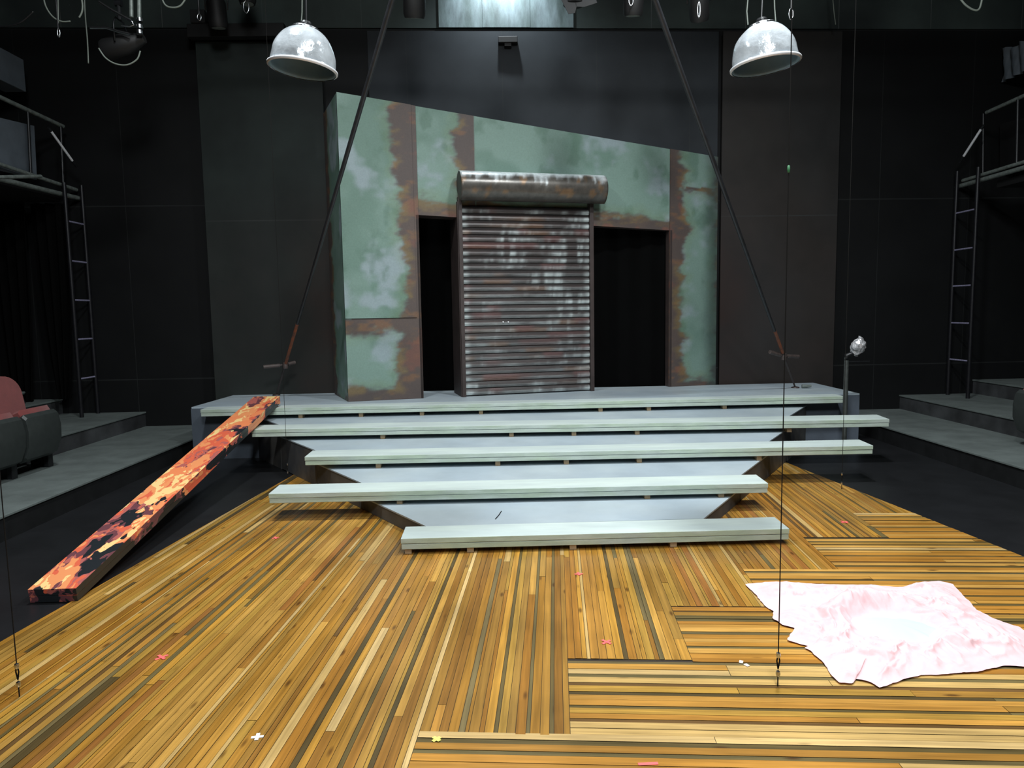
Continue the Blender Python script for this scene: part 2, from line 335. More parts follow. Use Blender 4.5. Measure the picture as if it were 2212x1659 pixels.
# ------------------------------------------------------------------ wooden plank dance floor
ANG = math.radians(4.2); ca_, sa_ = math.cos(ANG), math.sin(ANG)
def w2l(x, y): return (x*ca_-y*sa_, x*sa_+y*ca_)
def l2w(u, v): return (u*ca_+v*sa_, -u*sa_+v*ca_)
A_ = on_z(0, 1390, 0); B_ = on_z(640, 1024, 0); C_ = on_z(1672, 990, 0); D_ = on_z(2212, 1205, 0)
Ea = A_+(A_-B_)*.72; Ed = D_+(D_-C_)*1.15
Bq = on_z(668, 1024, 0)
outline = [(Ea.x, Ea.y), (Ed.x, Ed.y), (C_.x, C_.y), (Bq.x+.3, Bq.y+.1), (B_.x, B_.y)]
OL = [w2l(*p) for p in outline]
def clip(poly, conv):
    out = poly
    for i in range(len(conv)):
        a = conv[i]; b = conv[(i+1) % len(conv)]; inp = out; out = []
        if not inp: return []
        f = lambda p: (b[0]-a[0])*(p[1]-a[1])-(b[1]-a[1])*(p[0]-a[0])
        for j in range(len(inp)):
            p = inp[j]; q = inp[(j+1) % len(inp)]; fp, fq = f(p), f(q)
            if fp >= 0: out.append(p)
            if (fp >= 0) != (fq >= 0):
                t = fp/(fp-fq); out.append((p[0]+(q[0]-p[0])*t, p[1]+(q[1]-p[1])*t))
    return out
US = [-2.82, -2.25, -1.68, -1.11, -.53, .04, .60, 1.12, 1.69, 2.26, 2.84, 3.4]      # lateral module edges
VSt = {-1.68: .8, -1.11: 1.35, -.53: 2.54, .04: 3.14, .60: 3.74, 1.12: 4.30, 1.69: 4.93, 2.26: 5.52, 2.84: 6.1}
VSt[-1.11] = 1.95; VSt[-1.68] = 1.37; VSt[-2.25] = .8; VSt[-2.82] = .3
pal_mid = [(184, 132, 52), (172, 120, 42), (192, 142, 62), (164, 110, 38), (178, 134, 54), (190, 136, 50), (156, 112, 44), (180, 126, 50), (170, 126, 54), (150, 102, 38)]
pal_light = [(206, 166, 96), (200, 160, 90), (212, 174, 108)]
pal_amber = [(198, 142, 60), (188, 130, 50), (206, 152, 70), (180, 122, 46)]
pal_dark = [(104, 86, 46), (92, 74, 40), (110, 94, 54), (106, 76, 38), (118, 100, 60)]
pal_red = [(156, 100, 42), (146, 96, 42)]
wd = MB()
TOPZ = .008
def plank(u0, u1, v0, v1, along, zone):
    q = [(u0, v0), (u1, v0), (u1, v1), (u0, v1)]; q = clip(q, OL)
    if len(q) < 3: return
    r = random.random()
    if zone == 'V': c = random.choice((pal_dark if r < .35 else pal_light if r < .55 else pal_mid) if (u1-u0) < .027 else (pal_dark if r < .05 else pal_light if r < .10 else pal_red if r < .15 else pal_mid))
    elif zone == 'D': c = random.choice(pal_dark)
    else: c = random.choice(pal_light if r < .7 else pal_amber) if v0 < 3.0 else random.choice(pal_light if r < .12 else pal_amber)
    uc = (u0+u1)/2; k = 1.0
    c = lin(c); j = random.uniform(.84, 1.12); c = (c[0]*j, c[1]*j*1.05, c[2]*j*1.22)
    z = TOPZ+random.uniform(-.0008, .0008) - (.001 if zone == 'D' else 0)
    ou, ov = random.uniform(0, 50), random.uniform(0, 50)
    P3 = [(*l2w(*p), z) for p in q]
    UVs = [((p[1] if along == 'v' else p[0])+ou, (p[0] if along == 'v' else p[1])+ov) for p in q]
    wd.face(P3, c, UVs)
def vzone(ua, ub, va, vb):
    u = ua
    while u < ub-.002:
        wdt = random.choice([.032, .036, .040, .034, .038])
        if random.random() < .32: wdt = random.uniform(.014, .026)
        u2 = min(u+wdt, ub); 
        if ub-u2 < .012: u2 = ub
        v = va-random.uniform(0, 1.2)
        while v < vb:
            v2 = v+random.choice([.9, 1.5, 2.4, 3.0, 3.6]); plank(u+.0011, u2-.0011, max(v, va)+.0011, min(v2, vb)-.0011, 'v', 'V') if min(v2, vb) > va else None
            v = v2
        u = u2
def hzone(ua, ub, va, vb, rows):
    for (v0, v1, z) in rows:
        a, b = max(v0, va), min(v1, vb)
        if b-a < .004: continue
        plank(ua, ub, a+.0011, b-.0011, 'u', z)
# rows of the crosswise boards: light boards with narrow dark strips between; long boards broken by random joints
rows = []; v = -.6; k = 0
while v < 6.2:
    for _ in range(random.choice([1, 2, 2, 3])):
        wdt = random.uniform(.036, .05); rows.append((v, v+wdt, 'H')); v += wdt
    wdt = random.uniform(.016, .03); rows.append((v, v+wdt, 'D')); v += wdt
for i in range(len(US)-1):
    vzone(US[i], US[i+1], VSt.get(US[i], 6.1), 8.0)
for (v0, v1, z) in rows:
    if z == 'H' and random.random() < .12: z = 'V'
    ustart = None
    for i in range(len(US)-1):
        if VSt.get(US[i], 6.1) >= v1-.012: ustart = US[i]; break
    if ustart is None: continue
    u = ustart
    while u < 3.6:
        u2 = u+random.choice([.7, 1.1, 1.7, 2.3, 3.0]); u2 = min(u2, 3.7)
        plank(u+.0011, u2-.0011, v0+.0011, v1-.0011, 'u', z); u = u2
t = thing('plank_floor', 'varnished amber plank floor laid in stepped sections on the black stage', 'floor')
wd.build('planks', M_wood, t)
m = MB(); m.prism(outline, .001, TOPZ-.0035); m.build('underlay', mat('dark_underlay', (46, 34, 20), .7), t); base_at(t, (0, 3, 0))

# ------------------------------------------------------------------ stage platform and stairs
H = [.119, .23, .35, .47, .59]; TH = .076
bd = {1: [(-.692, 4.590), (1.888, 4.636), (1.893, 4.912), (-.696, 4.855)],
      2: [(-1.817, 5.415), (2.041, 5.440), (2.055, 5.745), (-1.823, 5.712)],
      3: [(-1.760, 6.234), (3.285, 6.265), (3.31, 6.570), (-1.768, 6.534)],
      4: [(-2.510, 7.070), (3.818, 6.990), (3.86, 7.310), (-2.550, 7.370)],
      5: [(-3.293, 7.760), (3.816, 7.930), (3.80, 8.150), (-3.304, 7.990)]}
def brd(m, q, z0, z1, mi=0):
    m.prism(q, z0, z1, mi)
def add_board(i, parent, label=None):
    q = bd[i]; z = H[i-1]; nm = 'tread_board'
    m = MB(); m.prism(q, z-TH/2+.0015, z); m.prism([(q[0][0]+.003, q[0][1]+.003), (q[1][0]-.003, q[1][1]+.003), q[2], q[3]], z-TH, z-TH/2-.0015)
    # front/end faces use the washed edge material
    m.mi = []
    for f in m.f:
        a, b, c = [Vector(m.v[k]) for k in f[:3]]; n = (b-a).cross(c-b); n.normalize(); m.mi.append(0 if abs(n.z) > .7 else 1)
    return m.build(nm, [M_board, M_boardedge], parent, bevel=.003)
# sides of the tapering stair body
def lx(y): return -.575-.706*(y-4.895)
def rx(y): return 1.404+.648*(y-4.938)
st = thing('stair_unit', 'five wide pale green-grey stairs with overhanging treads, tapering toward the plank floor', 'stairs')
PF = lambda x: 7.978+(x+3.489)*.0231       # platform front line
for i in (1, 2, 3, 4):
    q = bd[i]; z = H[i-1]
    yb_l = q[3][1]-.001; yb_r = q[2][1]-.001
    if i < 4: nx = bd[i+1]; yl, yr = nx[3][1]-.01, nx[2][1]-.01
    else: yl = PF(-2.6)-.003; yr = PF(3.3)-.003
    # body under the tread, down to the floor, and its top skin
    m = MB(); e = .0
    m.prism([(lx(yb_l), yb_l), (rx(yb_r), yb_r), (rx(yr), yr), (lx(yl), yl)], [TOPZ+.0015 if i < 4 else .001]*4, z-.012)
    m.build('deck_frame', M_deckside, st)
    m = MB(); m.prism([(lx(yb_l)-.004, yb_l), (rx(yb_r)+.004, yb_r), (rx(yr)+.004, yr), (lx(yl)-.004, yl)], z-.012, z-.001); m.build('tread_deck', M_deck, st)
for i in (1, 2, 3, 4): add_board(i, st)
def cleat(px, py, i, parent):
    q = bd[i]; zc = H[i-1]-TH; zb = TOPZ+.002 if i == 1 else H[i-2]
    p = on_z(px, py, zc); m = MB(); y = q[0][1]+(q[1][1]-q[0][1])*(p.x-q[0][0])/(q[1][0]-q[0][0])+(.012 if i == 1 else .03)
    m.box(p.x-.022, p.x+.022, y, y+.09, zb, zc-.0005); m.build('support_block', M_pine, parent)
for px, py in ((1015, 1190), (1240, 1184), (1460, 1178), (880, 1190)): cleat(px, py, 1, st)
for px, py in ((860, 1085), (1400, 1070), (1555, 1062)): cleat(px, py, 2, st)
for px, py in ((815, 1003), (1075, 1000), (1225, 996), (1380, 988), (1640, 984)): cleat(px, py, 3, st)
for px, py in ((825, 940), (1105, 937), (1240, 932), (1375, 928), (1690, 918)): cleat(px, py, 4, st)
base_at(st, (.6, 4.7, 0))
pt = thing('stage_platform', 'raised blue-grey stage platform carrying the green wall', 'platform')
m = MB(); m.prism([(-3.489, 7.978), (4.096, 8.153), (4.111, 9.405), (-3.457, 9.155)], .001, .572); m.build('platform_body', M_platside, pt)
m = MB(); m.prism([(-3.492, 8.000), (4.099, 8.160), (4.114, 9.435), (-3.460, 9.158)], .572, .590); m.build('platform_top', M_deck, pt, bevel=.002)
o = add_board(5, pt)
for px in (655, 785, 915, 1040, 1290, 1390, 1545): cleat(px, 893-(px-600)*.028, 5, pt)
base_at(pt, (.3, 8.6, 0))

# ------------------------------------------------------------------ green rusted wall
FO = Vector((-1.790, 8.233, .59)); FE = Vector((2.80, 9.395, .59)); FL = (FE-FO).length; fe = (FE-FO).normalized(); fn = Vector((fe.y, -fe.x, 0))
def flat_st(px, py, off=0):
    d = ray(px, py); q = FO+fn*off; t = (q-O).dot(fn)/d.dot(fn); p = O+d*t; return ((p-FO).dot(fe), p.z)
def fpt(s, z, off=0): p = FO+fe*s+fn*off; return (p.x, p.y, z)
z_tl = flat_st(735, 200)[1]; z_tr = flat_st(1557, 339)[1]
top = lambda s: z_tl+(z_tr-z_tl)*np.asarray(s)/FL
s1 = flat_st(913, 780)[0]; s2 = flat_st(1446, 780)[0]
hb1 = flat_st(912, 464)[1]; hb2 = flat_st(1440, 497)[1]; hbot = lambda s: hb1+(hb2-hb1)*(np.asarray(s)-s1)/(s2-s1)
sA = flat_st(852, 450)[0]; sP = flat_st(1027, 330)[0]; sQ = flat_st(988, 330)[0]; sR = flat_st(1486, 600)[0]
zS = flat_st(820, 687)[1]; zT = flat_st(1500, 405)[1]
GREENS = [np.array(lin(c)) for c in ((100, 128, 116), (116, 142, 132), (138, 154, 158), (80, 110, 94))]
RUST = [np.array(lin(c)) for c in ((76, 68, 66), (88, 74, 68), (130, 92, 60), (122, 114, 66), (118, 76, 64))]
def flatcol(S, Z, ds, seed=0):
    """ds: list of signed distances (positive = inside rust)"""
    n1 = fbm(S*1.6, Z*1.6, 3+seed); n2 = fbm(S*5, Z*4, 11+seed); n3 = fbm(S*3, Z*9, 23+seed)
    c = GREENS[0][None, None]*(1-sst(.38, .6, n1))[..., None]+GREENS[1][None, None]*sst(.38, .6, n1)[..., None]
    k = sst(.55, .72, fbm(S*2.2+7, Z*2.6, 31+seed))[..., None]; c = c*(1-k)+GREENS[2]*k
    k = (sst(.55, .75, n2)*.6)[..., None]; c = c*(1-k)+GREENS[3]*k
    D = np.full(S.shape, -9.)
    for d in ds: D = np.maximum(D, d)
    D = D+(n3-.5)*.26+(vnoise(S*30, Z*60, 5)-.5)*.035
    r = RUST[0]*(1-n2)[..., None]*1.0+RUST[1]*n2[..., None]
    o1 = (sst(.58, .76, fbm(S*5, Z*12, 41+seed))*.5)[..., None]; r = r*(1-o1)+RUST[2]*o1
    o2 = (sst(.62, .72, fbm(S*4, Z*5, 51+seed))*.6)[..., None]; r = r*(1-o2)+RUST[4]*o2
    fr = sst(-.03, .03, D)*(1-sst(.05, .14, D))*sst(.4, .6, fbm(S*3+2, Z*7, 61+seed)); y = RUST[3]*.6+RUST[2]*.4
    r = r*(1-(fr*.55)[..., None])+y*(fr*.55)[..., None]
    k = sst(-.05, .045, D)[..., None]; c = c*(1-k)+r*k
    g = (sst(-.16, -.03, D)*(1-sst(-.03, .0, D))*.25)[..., None]; c = c*(1-g)+np.array(lin((110, 130, 88)))*g
    if seed == 13:                                          # dark sprayed paint toward the right edge
        k = (sst(FL-.26, FL-.04, S+(n2-.5)*.12)*.72)[..., None]; c = c*(1-k)+np.array(lin((44, 58, 56)))*k
        c = c*.86
    return np.clip(c, 0, 1)
fl = thing('scenery_wall', 'green verdigris painted scenery wall with rusty bands and a slanting top', 'wall')
def fpatch(name, sa, sb, zlo, zhi, off, dist, seed, parent=fl, res=.016, th=.03):
    ns = max(2, int((sb-sa)/res)); nz = max(2, int(2.5/res) if (zhi(sa)-zlo(sa)) > 2 else int((zhi(sa)-zlo(sa))/res)+2)
    s = np.linspace(sa, sb, ns); t = np.linspace(0, 1, nz); S, T = np.meshgrid(s, t, indexing='ij'); Zl = zlo(S); Zh = zhi(S); Z = Zl+(Zh-Zl)*T
    P = np.array(FO)[None, None]*1.0+np.array(fe)[None, None]*S[..., None]+np.array(fn)[None, None]*off; P = P.copy(); P[..., 2] = Z
    return gridmesh(name, P, flatcol(S, Z, dist(S, Z), seed), M_flat, parent, smooth=False, solid=th)
Z0 = lambda s: np.asarray(s)*0+.592
left_d = lambda S, Z: [S-sA-.03+.06*np.sin(Z*2.1), .10-(Z-.59)+.04, np.where(Z < zS, .20-(zS-Z), -9)]
fpatch('pillar', 0, s1, Z0, top, 0, left_d, 1)
fpatch('overlay_panel', 0.0, sA+.22, lambda s: np.asarray(s)*0+zS, top, .014, lambda S, Z: [S-sA-.03+.06*np.sin(Z*2.1)], 1, th=.012)
head_d = lambda S, Z: [.17-(Z-hbot(S)), np.where(S < sP, S-sQ+.02, -9)]
fpatch('header_panel', s1, sP, hbot, top, -.012, head_d, 5)
fpatch('header_panel', sP, s2, hbot, top, -.018, lambda S, Z: [.17-(Z-hbot(S))], 9)
right_d = lambda S, Z: [sR-.06-S+.05*np.sin(Z*3), np.where(Z < zT, .07-(zT-Z), -9), .06-(Z-.59), S-FL+.02]
fpatch('pillar', s2, FL, Z0, top, 0, right_d, 13)
# left return of the wall
RD = .90
def rpatch(name, s, d0, d1, zlo, zhi, seed, mcol):
    d = np.linspace(d0, d1, 50); t = np.linspace(0, 1, 200); D, T = np.meshgrid(d, t, indexing='ij'); Z = zlo+(zhi-zlo)*T
    P = np.array(FO)[None, None]+np.array(fe)[None, None]*s+np.array((-.385, .923, 0))[None, None]*D[..., None]; P = P.copy(); P[..., 2] = Z
    return gridmesh(name, P, flatcol(D, Z, mcol(D, Z), seed), M_flat, fl, smooth=False)
rpatch('side_return', -.004, 0.0, RD, .592, z_tl-.005, 71, lambda D, Z: [D-RD+.22, .05-(Z-.59)])
def jamb(s, d, zt, name='jamb', sw=.0):
    m = MB(); a = FO+fe*s; b = FO+fe*(s+sw); c = b-fn*d; e = a-fn*d
    m.prism([(a.x, a.y), (b.x, b.y), (c.x, c.y), (e.x, e.y)], .592, zt); return m.build(name, M_brown, fl)
jamb(s1-.03, .3, float(hbot(s1)), sw=.028); jamb(s2+.002, .12, float(hbot(s2)), sw=.028)
m = MB(); a, b = FO+fe*s1-fn*.05, FO+fe*s2-fn*.05; c, d = b-fn*.10, a-fn*.25
m.prism([(a.x, a.y), (b.x, b.y), (c.x, c.y), (d.x, d.y)], [hb1+.002, hb2+.002, hb2+.002, hb1+.002], [hb1+.03, hb2+.03, hb2+.03, hb1+.03]); m.build('head_jamb', M_brown, fl)
base_at(fl, FO)

# ------------------------------------------------------------------ roller shutter
sh = thing('roller_shutter', 'weathered corrugated roller shutter with a rolled hood between two doorways', 'shutter')
SO = Vector((-.489, 8.530, .592)); SE = Vector((1.112, 8.925, .592)); se = (SE-SO).normalized(); sn = Vector((se.y, -se.x, 0)); SW = (SE-SO).length
ns_, per = 90, 6; zt = 2.83; nsl = 27; hs = (zt-.60)/nsl
zz = []; oo = []
for i in range(nsl):
    for k, (f_, o_) in enumerate(((0, 0), (.12, .016), (.38, .024), (.62, .020), (.85, .006), (.97, 0))): zz.append(.60+(i+f_)*hs); oo.append(o_)
zz.append(zt); oo.append(0); zz = np.array(zz); oo = np.array(oo)
s = np.linspace(.035, SW-.035, ns_); S, Z = np.meshgrid(s, zz, indexing='ij'); OFF = np.broadcast_to(oo, S.shape)
P = np.array(SO)[None, None]+np.array(se)[None, None]*S[..., None]+np.array(sn)[None, None]*(OFF[..., None]-.02); P = P.copy(); P[..., 2] = Z
slat = np.floor((Z-.6)/hs+1e-6); frac = ((Z-.6)/hs) % 1
br = np.array(lin((72, 60, 58))); dk_ = np.array(lin((40, 37, 37))); wh = np.array(lin((196, 206, 206))); og = np.array(lin((120, 84, 56))); rd = np.array(lin((92, 56, 54)))
n = fbm(S*1.6, slat*.9, 3); c = br*(1-n)[..., None]+dk_*n[..., None]
edge = 1-np.minimum(sst(0, .10, S-.035), sst(0, .10, SW-.035-S)); low = 1-sst(1.7, 2.3, Z)
brush = sst(.46, .66, fbm(S*3.2, Z*3.6, 9))*(.25+.6*vnoise(S*45, slat*3, 8))*sst(.3, .6, vnoise(S*14, Z*3, 19))+edge*(.45+.5*vnoise(S*16, slat*2.1, 4))
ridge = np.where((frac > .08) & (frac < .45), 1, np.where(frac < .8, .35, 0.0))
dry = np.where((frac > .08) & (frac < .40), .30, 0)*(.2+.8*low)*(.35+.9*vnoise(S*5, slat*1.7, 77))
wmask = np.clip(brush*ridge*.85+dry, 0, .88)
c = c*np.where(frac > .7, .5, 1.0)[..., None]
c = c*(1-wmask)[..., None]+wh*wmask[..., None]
k = (sst(.70, .82, vnoise(S*2.2+3, slat*2.3, 21))*.5*ridge)[..., None]; c = c*(1-k)+og*k
k = (sst(.72, .84, vnoise(S*2.6+9, slat*1.9, 27))*.5)[..., None]; c = c*(1-k)+rd*k
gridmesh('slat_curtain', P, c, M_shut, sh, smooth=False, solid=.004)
def srail(s0, s1_, d0, d1, z0, z1, name, M_):
    m = MB(); q = [SO+se*s0+sn*d1, SO+se*s1_+sn*d1, SO+se*s1_+sn*d0, SO+se*s0+sn*d0]; m.prism([(p.x, p.y) for p in q], z0, z1); return m.build(name, M_, sh, bevel=.003)
srail(-.01, .035, -.05, .045, .592, zt+.1, 'guide_rail', M_brown); srail(SW-.035, SW+.012, -.05, .045, .592, zt+.1, 'guide_rail', M_brown)
srail(-.02, -.008, -.48, .02, .592, zt+.05, 'side_panel', M_brown)
# hood
hz, hr = flat_st(1130, 404, .2)[1], .175
prof = []
for k in range(22):
    t = math.radians(-75+k*(255/21)); prof.append((math.cos(t)*hr, math.sin(t)*hr))     # (forward, up)
ss = np.linspace(-.01, SW+.11, 80); P = np.zeros((80, 22, 3)); Cc = np.zeros((80, 22, 3))
for i, sv in enumerate(ss):
    dent = .006*(fbm(sv*6, 3.3, 5)-.5)
    for j, (f_, u_) in enumerate(prof):
        q = SO+se*sv+sn*(.10+f_*(1+dent)); P[i, j] = (q.x, q.y, hz+u_)
        t = j/21; n = float(fbm(sv*4, t*6, 61)); n2 = float(vnoise(sv*30, t*3, 62)); wv = sst(.40, .52, t+(n-.5)*.22+(n2-.5)*.16)*.95  # wv whitens the upper half: the hood's highlight painted into its colour
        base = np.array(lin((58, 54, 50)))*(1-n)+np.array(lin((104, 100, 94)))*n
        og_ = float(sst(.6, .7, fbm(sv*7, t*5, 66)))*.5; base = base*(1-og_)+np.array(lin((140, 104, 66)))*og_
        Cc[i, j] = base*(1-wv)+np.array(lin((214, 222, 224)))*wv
M_hood = mat('hood_metal', (0, 0, 0), .3, metal=.3, attr=True, var=.25, vscale=14, stretch=(1, 1, 1))
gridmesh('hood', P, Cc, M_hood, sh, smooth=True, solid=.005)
for sv in (-.008, SW+.10):
    m = MB(); q0 = SO+se*sv+sn*.10; ring = [tuple(q0+sn*(f_*.97)+Vector((0, 0, hz+u_*.97-q0.z))) for f_, u_ in prof]; th_ = se*.008
    ring2 = [tuple(Vector(p)+th_) for p in ring]; nn = len(ring)
    m.add(ring+ring2, [tuple(range(nn)), tuple(range(2*nn-1, nn-1, -1))]+[(i, (i+1) % nn, (i+1) % nn+nn, i+nn) for i in range(nn)]); m.build('hood_end', M_brown, sh)
for k in (1087, 1098):
    sv, zv = flat_st(k, 695, .05); q = SO+se*(sv-.0)+sn*.02; q = O+(ray(k, 695))*((SO+sn*.01-O).dot(sn)/ray(k, 695).dot(sn))
    m = MB(); m.lathe([(0, -.012), (.008, -.008), (.008, .004), (0, .004)], 10, Matrix.Translation(q)); m.build('rivet', M_tapew, sh)
base_at(sh, SO)

# ------------------------------------------------------------------ painted beam leaning on the platform
def beam_mat(name, bias, seed):
    m = bpy.data.materials.new(name); m.use_nodes = True; nt = m.node_tree; N = nt.nodes; L = nt.links; b = N['Principled BSDF']; b.inputs['Roughness'].default_value = .4
    tc = N.new('ShaderNodeTexCoord'); mp = N.new('ShaderNodeMapping'); mp.inputs['Scale'].default_value = (1.5, .62, 1.6); mp.inputs['Location'].default_value = (seed, 0, 0); L.new(tc.outputs['Object'], mp.inputs[0])
    dn = N.new('ShaderNodeTexNoise'); dn.inputs['Scale'].default_value = 4.2; dn.inputs['Detail'].default_value = 3; dn.inputs['Roughness'].default_value = .55; L.new(mp.outputs[0], dn.inputs[0])
    vs1 = N.new('ShaderNodeVectorMath'); vs1.operation = 'SUBTRACT'; vs1.inputs[1].default_value = (.5, .5, .5); L.new(dn.outputs['Color'], vs1.inputs[0])
    vs2 = N.new('ShaderNodeVectorMath'); vs2.operation = 'SCALE'; vs2.inputs['Scale'].default_value = .6; L.new(vs1.outputs[0], vs2.inputs[0])
    vs3 = N.new('ShaderNodeVectorMath'); vs3.operation = 'ADD'; L.new(mp.outputs[0], vs3.inputs[0]); L.new(vs2.outputs[0], vs3.inputs[1])
    vo = N.new('ShaderNodeTexVoronoi'); vo.inputs['Scale'].default_value = 5.6; L.new(vs3.outputs[0], vo.inputs[0])
    n0 = N.new('ShaderNodeTexNoise'); n0.inputs['Scale'].default_value = 3.0; n0.inputs['Detail'].default_value = 2; L.new(vs3.outputs[0], n0.inputs[0])
    sc_ = N.new('ShaderNodeSeparateColor'); L.new(vo.outputs['Color'], sc_.inputs[0])
    n1 = N.new('ShaderNodeMix'); n1.data_type = 'FLOAT'; n1.inputs[0].default_value = .62; L.new(sc_.outputs[0], n1.inputs[2]); L.new(n0.outputs[0], n1.inputs[3])
    sp = N.new('ShaderNodeSeparateXYZ'); L.new(tc.outputs['Object'], sp.inputs[0])
    # how light the mix is along (y) and across (x) the beam
    r1 = N.new('ShaderNodeMapRange'); r1.inputs[1].default_value = .3; r1.inputs[2].default_value = 2.4; r1.inputs[3].default_value = -.02; r1.inputs[4].default_value = .12; L.new(sp.outputs[1], r1.inputs[0])
    r2 = N.new('ShaderNodeMapRange'); r2.inputs[1].default_value = -.14; r2.inputs[2].default_value = .14; r2.inputs[3].default_value = .09; r2.inputs[4].default_value = -.05; L.new(sp.outputs[0], r2.inputs[0])
    a = N.new('ShaderNodeMath'); a.operation = 'ADD'; L.new(n1.outputs[0], a.inputs[0]); L.new(r1.outputs[0], a.inputs[1])
    a2 = N.new('ShaderNodeMath'); a2.operation = 'ADD'; L.new(a.outputs[0], a2.inputs[0]); L.new(r2.outputs[0], a2.inputs[1])
    a3 = N.new('ShaderNodeMath'); a3.operation = 'ADD'; L.new(a2.outputs[0], a3.inputs[0]); a3.inputs[1].default_value = bias
    cr_ = N.new('ShaderNodeValToRGB'); cr_.color_ramp.interpolation = 'CONSTANT'; e = cr_.color_ramp.elements
    stops = [(0, (34, 38, 42)), (.42, (112, 66, 72)), (.475, (182, 100, 92)), (.525, (226, 104, 74)), (.58, (240, 152, 98)), (.66, (250, 212, 142)), (.74, (240, 140, 90))]
    e[0].position = 0; e[0].color = (*lin(stops[0][1]), 1); e[1].position = stops[1][0]; e[1].color = (*lin(stops[1][1]), 1)
    for p_, c_ in stops[2:]: q = e.new(p_); q.color = (*lin(c_), 1)
    L.new(a3.outputs[0], cr_.inputs[0]); L.new(cr_.outputs[0], b.inputs['Base Color']); return m
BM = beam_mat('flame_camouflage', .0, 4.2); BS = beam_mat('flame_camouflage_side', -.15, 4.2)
bm_ = thing('painted_beam', 'long beam painted in orange, cream, maroon and black, sloping up to the platform', 'beam')
p0 = Vector((-2.545, 3.925, .0)); p1 = Vector((-2.615, 7.755, .592)); dv = (p1-p0); bl = dv.length*1.045; yv = dv.normalized(); xv = yv.cross(Vector((0, 0, 1))).normalized(); zv = xv.cross(yv)
BMx = Matrix((xv, yv, zv)).transposed().to_4x4(); BMx.translation = p0+Vector((0, .0, .004))
for k, (z0, z1) in enumerate(((.002, .041), (.0435, .083))):
    m = MB(); e = .0015*(1-k); w0, w1 = .132, .142
    vs_ = [(-w0+e, 0, z0), (w0-e, 0, z0), (w1-e, bl, z0), (-w1+e, bl, z0), (-w0+e, 0, z1), (w0-e, 0, z1), (w1-e, bl, z1), (-w1+e, bl, z1)]
    m.add(vs_, [(3, 2, 1, 0), (4, 5, 6, 7)]); m.add(vs_, [(0, 1, 5, 4), (1, 2, 6, 5), (2, 3, 7, 6), (3, 0, 4, 7)], 1)
    # the near end is cut plumb
    m.v = [(x, y-(z*.156 if y < .01 else 0)*0, z) for x, y, z in m.v]
    o = m.build('plank', [BM, BS], bm_)
bm_.matrix_world = BMx

# ------------------------------------------------------------------ leaning poles with cross handles
M_shaft = mat('grey_black_shaft', (44, 45, 48), .4, metal=.2, var=.3, vscale=12)
M_handle = mat('worn_handle', (70, 60, 57), .6, var=.35, vscale=25)
def pole(bpx, bpy_, tpx, by, label, rust, guard, name='leaning_pole'):
    t = thing(name, label, 'pole', 'tall leaning poles with cross handles')
    b = on_y(bpx, bpy_, by); b.z = .592; tp = on_y(tpx, 0, 6.0); d = tp-b; k = (ZC-b.z)/d.z; k = min(k, 1.45); e = b+d*k
    def at_row(py):                                        # the point of the pole at a picture row
        lo, hi = 0, 1
        for _ in range(40):
            mid = (lo+hi)/2; q = b+d*mid-O; y = 829.5-FOC*q.dot(UP)/q.dot(fw)
            if y > py: lo = mid
            else: hi = mid
        return b+d*lo
    r0, r1 = at_row(rust[0]), at_row(rust[1]); g = at_row(guard[1])
    m = MB(); m.tube([r1, r1+(e-r1)*.3, e], [.017, .021, .026], 14); m.build('shaft', M_shaft, t, smooth=True, ang=50)
    m = MB(); m.tube([r0, r1], .018, 12); m.build('rusty_sleeve', mat('rust', (134, 74, 46), .8, var=.3, vscale=20, col2=(100, 66, 52)), t, smooth=True, ang=50)['label'] = 'rust-coloured sleeve'
    m = MB(); m.tube([b, b+(r0-b)*.5, r0], [.010, .013, .015], 10); m.build('lower_shaft', M_brown, t, smooth=True, ang=50)
    gl = on_y(guard[0][0], guard[0][1], g.y-.10); gr = on_y(guard[2][0], guard[2][1], g.y+.10)
    m = MB(); m.tube([gl, g+(gl-g)*.25], .024, 12); m.tube([gr, g+(gr-g)*.25], .022, 12); m.tube([g+(gl-g)*.3, g+(gr-g)*.3], .014, 10); m.build('cross_handle', M_handle, t, smooth=True, ang=50)
    m = MB(); m.lathe([(.0, -.05), (.03, -.045), (.034, 0), (.03, .03), (0, .035)], 10, Matrix.Translation(g)); m.build('coupling', M_handle, t, smooth=True, ang=40)
    m = MB(); m.lathe([(0, 0), (.05, 0), (.045, .012), (.015, .02), (0, .02)], 14, Matrix.Translation((b.x, b.y, .591))); m.build('foot', M_brown, t)
    base_at(t, b); return t, b
pole(597, 852, 847, 9.05, 'dark leaning pole at left with rusty sleeve, rising past the green wall', (790, 700), ((569, 793), 788, (637, 783)))
_, rb = pole(1718, 838, 1415, 8.85, 'dark leaning pole at right crossing the slanting end of the green wall', (762, 715), ((1663, 760), 769, (1725, 770)))
m = MB(); m.tube([rb+Vector((.06, -.05, .0245)), rb+Vector((.12, -.06, .023)), rb+Vector((.17, -.07, .03))], [.022, .02, .014], 10)
tag(m.build('rag_weight', M_pipe), 'small grey cloth lump on the platform at the foot of the right pole', 'rag')

M_post = mat('grey_post', (60, 64, 62), .5, var=.3, vscale=20)
